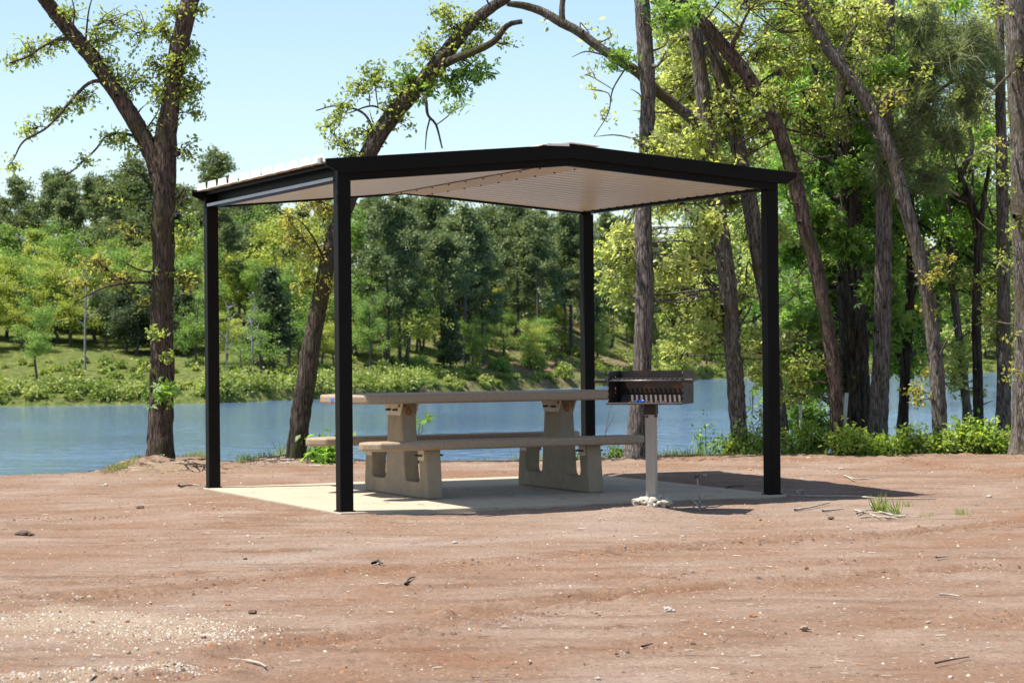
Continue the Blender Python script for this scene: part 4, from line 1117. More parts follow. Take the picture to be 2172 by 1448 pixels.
# ----------------------------------------------------------------------------
# shrubs, weeds, poles on the near bank
# ----------------------------------------------------------------------------
def shrub(name, label, px, py_top, w, D, n, mat, size, rng, group=None, kind='diamond', clump=0.045, stems=14, airy=0.0):
    base = at(px, 950, D); base[2] = gz1(base[0], base[1])
    k = D/F
    top = at(px, py_top, D)[2]
    h = max(0.15, top-base[2]); r = w*k/2
    acc = Acc(); lf = Acc()
    m = max(6, n//22)
    for i in range(m):
        a = rng.uniform(0, 6.283); q = rng.uniform(0, 1)**0.6
        hh = h*(1-0.65*q**2.2)*rng.uniform(0.35 if airy == 0 else 0.15, 1.0)**(0.6)
        t = base + np.array([r*q*math.cos(a), 0.75*r*q*math.sin(a), hh])
        o = base + np.array([0.25*(t[0]-base[0]), 0.25*(t[1]-base[1]), -0.05])
        mid = (o+t)/2 + rng.normal(0, 0.05*h, 3)
        Ps, Rs = spline([o, mid, t], [0.007, 0.005, 0.002], 0.1)
        V, f = tube_np(Ps, Rs, 4); acc.add(V, f)
        cnt = max(3, int(n/m*rng.uniform(0.5, 1.5)))
        w_ = Ps[len(Ps)//2:]
        C = w_[rng.integers(0, len(w_), cnt)] + rng.normal(0, clump*(1+airy), (cnt, 3))
        V, f, tt = leaf_arrays(C, size, kind, rng, tint=rng.uniform(0.15, 0.85)); lf.add(V, f, tt)
    root = empty(name, base, label, 'shrub', group)
    obj('stems', acc.mesh('stems', M_DARKTWIG, smooth=True, off=base), root)
    obj('foliage', lf.mesh('foliage', mat, off=base), root)
RS = np.random.default_rng(30)
G = 'green shrubs along the bank'
shrub('shrub', 'low shrub round the foot of the arching oak', 1580, 900, 110, 25.0, 900, L_SHRUB, 0.05, RS, G)
shrub('shrub', 'airy dark sapling shrub left of the arching oak foot with water behind', 1512, 868, 90, 25.6, 260, L_MID, 0.045, RS, G, airy=1.0)
shrub('shrub', 'sparse leafy shrub between the arching oak and the front right post', 1612, 872, 70, 25.4, 420, L_MID, 0.045, RS, G, airy=0.6)
shrub('shrub', 'wide bright shrub just right of the front right post', 1712, 888, 130, 25.0, 1500, L_SHRUB, 0.05, RS, G)
shrub('shrub', 'bright shrub in front of the bowed oak foot', 1800, 896, 110, 24.6, 1000, L_SHRUB, 0.05, RS, G)
shrub('shrub', 'short shrub beneath the thick grey trunk', 1875, 925, 90, 24.7, 800, L_SHRUB, 0.05, RS, G)
shrub('shrub', 'wide shrub left of the crooked oak foot', 1935, 902, 110, 24.8, 1050, L_SHRUB, 0.05, RS, G)
shrub('shrub', 'tall shrub right of the crooked oak foot', 2035, 884, 120, 24.7, 1250, L_SHRUB, 0.05, RS, G)
shrub('shrub', 'bushy shrub beside the massive edge trunk', 2100, 884, 110, 24.7, 1100, L_SHRUB, 0.05, RS, G)
shrub('shrub', 'dim shrub behind the young trunk and forked dark tree', 2060, 866, 120, 26.6, 800, L_MID, 0.055, RS, G, airy=0.4)
shrub('weed_plant', 'dark leafy weed clump right of the leaning oak foot', 684, 925, 88, 23.6, 360, L_MID, 0.085, RS, airy=0.2, clump=0.05)
shrub('weed_plant', 'small leafy sprig by the foot of the straight grey oak', 1305, 938, 50, 24.2, 90, L_MID, 0.05, RS, airy=0.5)
shrub('sapling', 'thin bright leaved sapling seen behind the table between its two supports', 888, 885, 60, 23.8, 60, L_BRIGHT, 0.085, RS, kind='star', airy=0.6)
shrub('weed_plant', 'small green weed seen through the slot of the far table support', 1215, 950, 40, 24.0, 80, L_BRIGHT, 0.05, RS, airy=0.3)

# bank grass
rng = np.random.default_rng(31)
lf = Acc()
def grass_patch(px0, px1, cnt, h, back=0.5, front=0.1, py=975):
    xs = rng.uniform(px0, px1, cnt)
    C = []
    for p in xs:
        xx = (p-CX)/F*24.4
        yy = bank_edge(np.array([xx]))[0] + rng.uniform(-front, back)
        xx = (p-CX)/F*yy
        C.append((xx, yy, gz1(xx, yy)-0.01))
    C = np.array(C)
    d = np.column_stack([rng.normal(0, 0.3, cnt), rng.normal(0, 0.3, cnt), np.ones(cnt)])
    V, f, tt = leaf_arrays(C, h, 'blade', rng, dirs=d, flat=0.0, tint=0.5); lf.add(V, f, tt)
grass_patch(1280, 1560, 1100, 0.07, 0.8, 0.12); grass_patch(1395, 1500, 260, 0.12, 0.6, 0.1); grass_patch(1290, 1350, 90, 0.2, 0.4, 0.1)
grass_patch(225, 310, 420, 0.07, 0.3, 0.15); grass_patch(395, 440, 160, 0.08, 0.3, 0.1); grass_patch(500, 720, 900, 0.09, 0.4, 0.1); grass_patch(590, 610, 60, 0.18)
grass_patch(1080, 1290, 380, 0.09, 0.5, 0.05); grass_patch(750, 1080, 240, 0.05, 0.4, 0.02); grass_patch(1560, 2172, 1800, 0.10, 0.8, 0.12)
lg = lf; lf = Acc()
grass_patch(215, 440, 1500, 0.05, 0.5, 0.5); grass_patch(-20, 230, 260, 0.03, 0.1, 0.4); grass_patch(430, 1400, 900, 0.035, 0.2, 0.5); grass_patch(1400, 2172, 900, 0.045, 0.2, 0.4)
L_STRAW = leaf_mat('straw', [(0.20, 0.13, 0.07), (0.30, 0.22, 0.12), (0.38, 0.30, 0.18)], trans=0.2)
tag(obj('dry_grass', lf.mesh('dry_grass', L_STRAW)), 'dry straw coloured grass bits at the rim of the bank', kind='stuff')
lf = lg
tag(obj('grass', lf.mesh('grass', L_GRASS)), 'thin green grass along the edge of the bank', kind='stuff')

def pole(name, label, pts, D, r, cap=False):
    P = [at(px, py, D) for px, py in pts]
    g = gz1(P[0][0], P[0][1])
    P.insert(0, np.array([P[0][0]-(P[1][0]-P[0][0])*0.3, P[0][1], g-0.1]))
    base = P[0].copy(); base[2] = g
    root = empty(name, base, label, 'pole', 'pale poles on the bank')
    b = BM(); b.bar([p-base for p in P], r, 12); b.build('shaft', M_POLE, root)
    if cap:
        b = BM(); t = P[-1]-base; b.bar([t+np.array([0, 0, -0.035]), t+np.array([0, 0, 0.012])], r*1.3, 12); b.build('cap', M_GALV, root)
pole('marker_pole', 'short pale pole close to the left of the front right shelter post', [(1619, 915), (1612, 866)], 25.9, 0.016)
pole('marker_pole', 'upright grey pole with a cap standing in the shrubs right of the post', [(1699, 912), (1697, 850)], 25.9, 0.018, True)
pole('marker_pole', 'cream pole tilted against the dark trunk behind the bowed oak', [(1792, 890), (1796, 833)], 26.0, 0.022)

# dead stalks seen by the straight oak
acc = Acc()
for pts in ([(1282, 935), (1286, 905), (1291, 880), (1297, 860)], [(1280, 930), (1290, 905), (1300, 888), (1304, 875)]):
    Ps, Rs = spline([at(*p, 24.1) for p in pts], [0.005, 0.004, 0.003, 0.002], 0.05); V, f = tube_np(Ps, Rs, 4); acc.add(V, f)
tag(obj('dead_stalk', acc.mesh('dead_stalk', M_DEADWOOD)), 'thin dead stalks leaning beside the back right shelter post', 'weed')

# buoy out on the lake
bp = at(1020, 829, 1); r = ray(1020, 829); k = (WATER_Z-H)/r[2]; bp = np.array([0, 0, H])+r*k
b = BM(); rng = np.random.default_rng(4)
b.bar([(0, 0, -0.1), (0, 0, 0.22), (0, 0, 0.30)], 0.19, 16); b.bar([(0, 0, 0.29), (0, 0, 0.5)], 0.07, 10)
tag(b.build('buoy', M_WHITE, None, tuple(bp)), 'small white buoy floating on the lake above the tabletop', 'buoy')

# ----------------------------------------------------------------------------
# trees across the lake
# ----------------------------------------------------------------------------
def far_tree_mesh(kind, seed):
    rng = np.random.default_rng(seed)
    acc = Acc(); lf = Acc()
    def limb(P, R, n=6):
        Ps, Rs = spline(P, R, 0.5); V, f = tube_np(Ps, Rs, n); acc.add(V, f); return Ps
    if kind == 'pine':
        h = 14.0
        tr = limb([(0, 0, -0.4), (rng.normal(0, .1), 0, h*.5), (rng.normal(0, .25), rng.normal(0, .2), h*.97)], [0.2, 0.15, 0.04], 7)
        z0 = rng.uniform(0.24, 0.44)
        for k in range(42):
            f = z0+(1-z0)*rng.uniform(0, 1)**0.8
            zc = f*h
            g_ = (f-z0)/(1-z0)
            w = (max(0, 1-((g_-0.35)/0.68)**2))**0.6*2.6*rng.uniform(0.35, 1.2)+0.2
            a = rng.uniform(0, 6.283)
            t = np.array([w*math.cos(a), w*math.sin(a), zc+rng.uniform(-0.2, 0.7)])
            o = np.array([0, 0, zc-0.3])
            limb([o, (o+t)/2+np.array([0, 0, -0.1]), t], [0.045, 0.03, 0.015], 4)
            for s in range(5):
                c = o+(t-o)*rng.uniform(0.6, 1.08)+rng.normal(0, 0.26, 3)
                cnt = 44
                C = c+rng.normal(0, 1, (cnt, 3))*np.array([0.30, 0.30, 0.17])
                d = rng.normal(size=(cnt, 3)); d[:, 2] += 0.5
                V, q, tt = leaf_arrays(C, 0.24, 'clump', rng, dirs=d, tint=rng.uniform(0.15, 0.85)); lf.add(V*1.0, q, tt)
    elif kind == 'cedar':
        h = 8.0
        limb([(0, 0, -0.3), (0, 0, h*.5), (0, 0, h*.95)], [0.16, 0.1, 0.03], 6)
        for k in range(110):
            f = 0.16+0.84*rng.uniform(0, 1)**1.1
            w = 2.1*(1-f)**0.7*rng.uniform(0.3, 1.05)+0.1
            a = rng.uniform(0, 6.283)
            c = np.array([w*math.cos(a), w*math.sin(a), f*h])
            cnt = 50
            C = c+rng.normal(0, 1, (cnt, 3))*np.array([0.26, 0.26, 0.26])
            V, q, tt = leaf_arrays(C, 0.24, 'clump', rng, tint=rng.uniform(0.1, 0.9)); lf.add(V, q, tt)
    elif kind == 'dead':
        h = 8.0
        Ps = limb([(0, 0, -0.3), (rng.normal(0, .3), 0, h*.35), (rng.normal(0, .5), 0, h*.7), (rng.normal(0, .7), 0, h)], [0.13, 0.10, 0.06, 0.02], 6)
        for k in range(16):
            o = Ps[int(len(Ps)*rng.uniform(0.4, 0.95))]
            a = rng.uniform(0, 6.283); ln = rng.uniform(0.7, 1.9)
            m_ = o+np.array([math.cos(a)*ln*.5, math.sin(a)*ln*.5, ln*rng.uniform(0.0, .4)])
            t = m_+np.array([math.cos(a+.5)*ln*.5, math.sin(a+.5)*ln*.5, ln*rng.uniform(0.1, .7)])
            limb([o, m_, t], [0.05, 0.035, 0.012], 4)
    else:
        h = 9.0 if kind == 'broad' else 6.0
        sparse = kind == 'thin'
        nlimb = 12 if kind == 'broad' else 8
        Ps = limb([(0, 0, -0.3), (rng.normal(0, .25), rng.normal(0, .2), h*.4), (rng.normal(0, .4), rng.normal(0, .3), h*.85)], [0.17, 0.12, 0.04], 7)
        for k in range(nlimb):
            o = Ps[int(len(Ps)*rng.uniform(0.3, 0.98))]
            a = rng.uniform(0, 6.283); f = o[2]/h
            ln = (2.5 if kind == 'broad' else 1.9)*rng.uniform(0.5, 1.1)*(1.15-0.7*max(0, f-0.35))
            t = o+np.array([math.cos(a)*ln, math.sin(a)*ln, ln*rng.uniform(0.2, 0.9)])
            lp = limb([o, (o+t)/2+np.array([0, 0, 0.15]), t], [0.07, 0.045, 0.015], 5)
            for s in range(5 if sparse else 8):
                c = lp[int(len(lp)*rng.uniform(0.3, 0.999))]+rng.normal(0, 0.42, 3)
                cnt = 40 if sparse else 84
                C = c+rng.normal(0, 1, (cnt, 3))*np.array([0.38, 0.38, 0.24])*rng.uniform(0.6, 1.3)
                V, q, tt = leaf_arrays(C, 0.155, 'clump', rng, tint=rng.uniform(0.1, 0.9)); lf.add(V, q, tt)
    tr = acc.mesh('trunk', M_FARBARK, smooth=True)
    cr = lf.mesh('crown', FL_MID) if lf.n else None
    return tr, cr, h
FT = {k: [far_tree_mesh(k, 100+i*7+s) for s in range(nv)] for i, (k, nv) in enumerate((('pine', 4), ('broad', 4), ('cedar', 2), ('dead', 2), ('thin', 2)))}

def far_root(px, s, D=None):
    """ground point on the far bank s metres behind the shore, in the direction of px"""
    y = 150.0
    for _ in range(12):
        xx = (px-CX)/F*y; y = shore_y(xx)+s
    return np.array([xx, y, far_z(np.array([xx]), np.array([y]))[0]])

def set_mat(o, m):
    o.material_slots[0].link = 'OBJECT'; o.material_slots[0].material = m

frng = np.random.default_rng(77)
def far_tree(name, label, kind, px, s, top, mat=None, wide=1.0, var=None, bark=None, group='trees across the lake', bottom=None):
    p = far_root(px, s)
    want = at(px, top, p[1])[2]-p[2]
    tr, cr, h = FT[kind][frng.integers(len(FT[kind])) if var is None else var]
    k = max(0.25, want/(h*(1.0 if kind != 'broad' else 1.06)))
    root = empty(name, p, label, 'tree', group, rz=frng.uniform(0, 6.28))
    root.scale = (k*wide, k*wide, k)
    t = obj('trunk', tr, root)
    if bark: set_mat(t, bark)
    if cr is not None:
        c = obj('crown', cr, root)
        if mat: set_mat(c, mat)
    return root

# (name, label, kind, px, metres behind the shore, px row of its top, leaf material, width factor)
FAR = [
 ('pine_tree', 'dark tall pine on the skyline at the far left edge', 'pine', 40, 62, 388, FL_PINE, 1.0),
 ('pine_tree', 'skyline pine across the lake under the lowest twig of the forked oak', 'pine', 125, 66, 374, FL_PINE, 1.0),
 ('pine_tree', 'skyline pine across the lake, third from the left edge', 'pine', 205, 64, 384, FL_PINE, 1.0),
 ('pine_tree', 'skyline pine just left of the fork of the big oak', 'pine', 285, 62, 352, FL_PINE, 1.1),
 ('pine_tree', 'tall skyline pine rising above the left eave between oak and shelter', 'pine', 465, 62, 338, FL_PINE, 1.0),
 ('pine_tree', 'skyline pine hidden low behind the left eave', 'pine', 560, 58, 385, FL_PINE, 1.0),
 ('leafy_tree', 'fresh green round tree midway up the left slope', 'broad', 120, 40, 470, FL_GREEN, 1.1),
 ('leafy_tree', 'olive yellow tree at the left edge above the clearing', 'broad', 40, 30, 540, FL_YEL, 1.25),
 ('leafy_tree', 'olive yellow tree right of the one at the left edge', 'broad', 150, 27, 545, FL_YEL, 1.2),
 ('small_tree', 'small bright green tree alone on the grass near the left shore', 'broad', 78, 9, 628, FL_GREEN, 0.95),
 ('bare_tree', 'pale grey bare trunk standing on the grassy clearing', 'dead', 180, 13, 520, None, 0.7),
 ('leafy_tree', 'dull green tree shading the clearing left of the oak trunk', 'broad', 235, 34, 500, FL_MID, 1.2),
 ('cedar_tree', 'dark cedar close to the left side of the forked oak trunk', 'cedar', 268, 24, 590, FL_DARK, 1.2),
 ('cedar_tree', 'dark cedar hidden mostly by the forked oak trunk', 'cedar', 330, 24, 580, FL_DARK, 1.25),
 ('cedar_tree', 'dark cedar close to the right side of the forked oak trunk', 'cedar', 392, 22, 600, FL_DARK, 1.0),
 ('dark_tree', 'broad dark tree shading the clearing farthest left of the forked oak trunk', 'broad', 222, 27, 600, FL_DARK, 1.15),
 ('dark_tree', 'broad dark tree just left of the forked oak trunk over the grass', 'broad', 290, 23, 610, FL_DARK, 1.3),
 ('dark_tree', 'broad dark tree peeking out just right of the forked oak trunk', 'broad', 385, 25, 605, FL_DARK, 1.2),
 ('leafy_tree', 'light green tree filling the gap between oak trunk and back left post', 'broad', 415, 16, 585, FL_GREEN, 0.9),
 ('leafy_tree', 'green tree behind the forked oak above the cedars', 'broad', 400, 42, 480, FL_GREEN, 1.1),
 ('bare_tree', 'bleached dead tree right beside the back left shelter post', 'dead', 487, 7, 640, None, 0.7),
 ('bare_tree', 'bleached dead tree second from the back left shelter post', 'dead', 535, 6, 630, None, 0.75),
 ('cedar_tree', 'dark broad tree between the back left post and the leaning oak', 'cedar', 575, 14, 575, FL_DARK, 1.2),
 ('leafy_tree', 'fresh green tree under the roof left of the front left post', 'broad', 545, 46, 440, FL_GREEN, 1.0),
 ('leafy_tree', 'golden green tree behind the leaning oak below the roof', 'broad', 625, 34, 430, FL_YEL, 1.2),
 ('leafy_tree', 'mid green tree low behind the leaning oak', 'broad', 615, 18, 560, FL_MID, 1.1),
 ('pine_tree', 'dark pine behind the back left post with its trunk in view', 'pine', 480, 34, 455, FL_PINE, 0.9),
 ('leafy_tree', 'bright green tree immediately right of the front left post', 'broad', 775, 40, 440, FL_GREEN, 1.1),
 ('leafy_tree', 'yellow green tree low at the shore right of the front left post', 'broad', 785, 10, 620, FL_GREEN, 0.9),
 ('sparse_tree', 'dark trunk with thin olive leaves right of the front left post', 'thin', 858, 12, 590, FL_YEL, 1.0),
 ('pine_tree', 'pine topping the wood under the rear roof apex', 'pine', 850, 46, 420, FL_PINE, 1.0),
 ('pine_tree', 'big dark pine near the shore left of the pine pair under the ridge', 'pine', 940, 10, 505, FL_PINE, 1.15),
 ('pine_tree', 'big dark pine near the shore under the ridge, left of a pair', 'pine', 985, 12, 455, FL_PINE, 1.1),
 ('pine_tree', 'big dark pine near the shore under the ridge, right of a pair', 'pine', 1025, 13, 500, FL_PINE, 1.0),
 ('cedar_tree', 'low black green cedar at the foot of the shore pines', 'cedar', 955, 8, 650, FL_DARK, 1.0),
 ('leafy_tree', 'light green tree between the shore pines and the back right post', 'broad', 1075, 24, 600, FL_GREEN, 0.95),
 ('pine_tree', 'slim pine on the dirt slope, first right of the light green tree', 'pine', 1100, 20, 480, FL_PINE, 0.95),
 ('pine_tree', 'slim pine on the dirt slope halfway to the back right post', 'pine', 1142, 14, 470, FL_PINE, 1.0),
 ('pine_tree', 'slim pine on the dirt slope next to the back right post', 'pine', 1212, 18, 490, FL_PINE, 0.95),
 ('leafy_tree', 'yellow green young tree left of the back right post', 'broad', 1178, 30, 600, FL_YEL, 0.8),
 ('pine_tree', 'pine between the back right post and the straight grey oak', 'pine', 1300, 26, 470, FL_PINE, 1.1),
 ('leafy_tree', 'bright green tree between back right post and straight grey oak', 'broad', 1275, 34, 560, FL_GREEN, 1.0),
 ('pine_tree', 'dark pine low behind the pale leaves right of the straight oak', 'pine', 1420, 22, 520, FL_PINE, 1.0),
 ('pine_tree', 'dark pine far behind the arching oak trunk', 'pine', 1500, 20, 540, FL_PINE, 1.0),
]
for (nm, lb, kd, px, s, top, mt, wd) in FAR:
    far_tree(nm, lb, kd, px, s, top, mt, wd, bark=(M_FARBARK_PALE if kd == 'dead' else None))

# round pale shrub on the point
def far_shrub(label, px, s, w, h, mat, n, rng):
    p = far_root(px, s)
    u = rng.normal(size=(n, 3)); u /= np.linalg.norm(u, axis=1, keepdims=True); u[:, 2] = np.abs(u[:, 2])
    C = u*np.array([w, w*.8, h])*rng.uniform(0.55, 1.05, (n, 1))
    V, q, tt = leaf_arrays(C, 0.2, 'clump', rng, tint=rng.uniform(0, 1, n)*0.6+0.2)
    root = empty('shrub', p, label, 'shrub', 'shrubs across the lake')
    a_ = Acc()
    for k in range(8):
        t = C[k*7]*0.9
        Ps, Rs = spline([np.array([0, 0, -0.1]), t*0.5+rng.normal(0, .1, 3), t], [0.04, 0.03, 0.01], 0.3); V2, q2 = tube_np(Ps, Rs, 4); a_.add(V2, q2)
    obj('stems', a_.mesh('stems', M_FARBARK), root)
    obj('foliage', mesh_np('foliage', V, [q], mat, tint=tt), root)
far_shrub('round pale olive shrub at the tip of the far point', 1195, 1.8, 0.9, 1.35, FL_SHORE, 900, frng)
far_shrub('dark rounded shrub under the slim pines on the dirt slope', 1130, 9, 1.3, 1.7, FL_MID, 1100, frng)
far_shrub('fresh green shrub left of the dark shore pines', 890, 9, 1.0, 1.3, FL_GREEN, 800, frng)
far_shrub('green shrub on the dirt bank just left of the slim pines', 1060, 8, 1.1, 1.1, FL_GREEN, 800, frng)

# the wood behind: one mass
Vs = []; Fs = []; idx = []; ts = []; n = 0
MATS = [M_FARBARK, FL_PINE, FL_GREEN, FL_YEL, FL_MID, FL_DARK]
def get_np(me):
    v = np.zeros(len(me.vertices)*3, np.float32); me.vertices.foreach_get('co', v)
    l = np.zeros(len(me.loops), np.int32); me.loops.foreach_get('vertex_index', l)
    k = me.polygons[0].loop_total
    t = np.zeros(len(me.vertices), np.float32); me.attributes['tint'].data.foreach_get('value', t)
    return v.reshape(-1, 3), l.reshape(-1, k), t
CACHE = {k: [(get_np(a), get_np(b_) if b_ else None, h) for a, b_, h in v] for k, v in FT.items()}
def mass_tree(kind, px, s, h, mi, wide=1.0):
    global n
    p = far_root(px, s)
    tr, cr, h0 = CACHE[kind][frng.integers(len(CACHE[kind]))]
    k = h/h0; a = frng.uniform(0, 6.28); c, s2 = math.cos(a), math.sin(a)
    Rm = np.array([[c, -s2, 0], [s2, c, 0], [0, 0, 1]])
    for (v, f, t), m_ in ((tr, 0), (cr, mi)):
        Vs.append((v*np.array([k*wide, k*wide, k])) @ Rm.T + p)
        Fs.append(np.column_stack([f, f[:, -1:]]) + n if False else f+n); idx.append((m_, len(f))); ts.append(t); n += len(v)
for px in np.arange(-120, 1500, 40):                     # skyline pines and the fill under them
    p_ = px+frng.uniform(-18, 18)
    hh = np.interp(px, [-120, 300, 600, 850, 1000, 1230, 1330, 1500], [9.5, 10, 9.2, 10, 9.5, 9.5, 10, 10])
    mass_tree('pine', p_, frng.uniform(50, 75), hh*frng.uniform(0.9, 1.12), 1, 1.1)
    mass_tree('broad' if frng.uniform() < .6 else 'pine', p_+20, frng.uniform(38, 52), frng.uniform(5.5, 8), int(frng.choice([2, 3, 4, 1])) , 1.2)
for px in np.arange(-60, 560, 30):                       # left slope above the clearing
    mass_tree('broad', px+frng.uniform(-15, 15), frng.uniform(30, 46), frng.uniform(4.5, 7), int(frng.choice([2, 3, 3, 4])), 1.25)
for px in np.arange(560, 1500, 26):                      # lower storey in the middle
    mass_tree('broad', px+frng.uniform(-15, 15), frng.uniform(20, 36), frng.uniform(3.5, 6), int(frng.choice([2, 3, 4, 4])), 1.2)
for px in np.arange(820, 1500, 27):
    mass_tree('pine', px+frng.uniform(-20, 20), frng.uniform(9, 40), frng.uniform(9.5, 13), 1, 0.95)
for px in np.arange(480, 1500, 30):
    mass_tree('thin' if frng.uniform() < .5 else 'broad', px+frng.uniform(-20, 20), frng.uniform(7, 24), frng.uniform(2.5, 4.5), int(frng.choice([2, 3, 4])), 1.3)
for px in np.arange(-80, 460, 40):
    mass_tree('broad', px+frng.uniform(-20, 20), frng.uniform(24, 34), frng.uniform(3.5, 6.5), int(frng.choice([2, 3, 4])), 1.3)
for px in np.arange(1480, 2330, 26):                     # right, beyond the near trunks
    mass_tree('pine' if frng.uniform() < .6 else 'broad', px+frng.uniform(-20, 20), frng.uniform(8, 40), frng.uniform(11, 15), int(frng.choice([1, 1, 4, 2, 4])), 1.15)
    mass_tree('broad', px+frng.uniform(-20, 20), frng.uniform(4, 12), frng.uniform(3, 5), int(frng.choice([4, 5, 2])), 1.3)
for px in list(np.arange(-1000, -120, 46)) + list(np.arange(2330, 3400, 60)):      # the wood goes on past both edges
    mass_tree('pine', px+frng.uniform(-20, 20), frng.uniform(30, 70), frng.uniform(9.5, 12), 1, 1.15)
    mass_tree('broad', px+frng.uniform(-20, 20), frng.uniform(18, 40), frng.uniform(6, 9), int(frng.choice([2, 3, 4])), 1.3)
tri = [f for f in Fs if f.shape[1] == 3]; quad = [f for f in Fs if f.shape[1] == 4]
mi_t = np.concatenate([np.full(c, m_) for f, (m_, c) in zip(Fs, idx) if f.shape[1] == 3]); mi_q = np.concatenate([np.full(c, m_) for f, (m_, c) in zip(Fs, idx) if f.shape[1] == 4])
me = mesh_np('far_woodland', np.vstack(Vs), [np.vstack(tri), np.vstack(quad)], MATS, np.concatenate([mi_t, mi_q]), np.concatenate(ts))
tag(obj('far_woodland', me), 'dense mixed pine wood covering the slope across the lake', kind='stuff')

# shrub belt along the far shore
rng = np.random.default_rng(55)
lf = Acc()
def belt(px0, px1, cnt, hmin, hmax, s0, s1, size=0.2, per=150):
    for _ in range(cnt):
        px = rng.uniform(px0, px1); p = far_root(px, rng.uniform(s0, s1))
        h = rng.uniform(hmin, hmax); w = h*rng.uniform(0.7, 1.3)
        u = rng.normal(size=(per, 3)); u /= np.linalg.norm(u, axis=1, keepdims=True); u[:, 2] = np.abs(u[:, 2])
        C = p + u*np.array([w, w*.8, h])*rng.uniform(0.4, 1.05, (per, 1))
        V, q, tt = leaf_arrays(C, size, 'clump', rng, tint=rng.uniform(0.1, 0.8)); lf.add(V, q, tt)
belt(-60, 470, 80, 0.5, 1.15, 0.6, 3.5); belt(440, 880, 75, 0.7, 1.5, 0.6, 4.0); belt(870, 1180, 40, 0.2, 0.5, 0.5, 3)
belt(880, 1010, 14, 0.6, 1.2, 4, 8); belt(1000, 1480, 60, 0.3, 1.1, 5, 22); belt(1290, 1700, 50, 0.4, 1.0, 0.6, 4); belt(1700, 2300, 50, 0.5, 1.2, 0.6, 5)
belt(-900, -60, 60, 0.5, 1.2, 0.6, 4); belt(2300, 3200, 50, 0.5, 1.2, 0.6, 5); belt(-60, 450, 50, 0.2, 0.6, 5, 18); belt(560, 900, 34, 0.3, 0.9, 5, 16)
tag(obj('shore_shrubs', lf.mesh('shore_shrubs', FL_SHORE)), 'belt of light green shrubs along the far shore', kind='stuff')

# ----------------------------------------------------------------------------
# things lying on the dirt
# ----------------------------------------------------------------------------
rng = np.random.default_rng(91)
M_STONE_W = simple_mat('white_stone', (0.33, 0.295, 0.245), (0.45, 0.41, 0.345), rough=0.9, scale=40, bump=0.3)
M_STONE_T = simple_mat('tan_stone', (0.22, 0.16, 0.11), (0.32, 0.235, 0.165), rough=0.9, scale=40, bump=0.3)
M_STONE_O = simple_mat('orange_stone', (0.22, 0.10, 0.045), (0.32, 0.16, 0.075), rough=0.9, scale=40, bump=0.3)
M_STONE_D = simple_mat('dark_clod', (0.07, 0.045, 0.033), (0.15, 0.095, 0.07), rough=0.95, scale=40, bump=0.4)

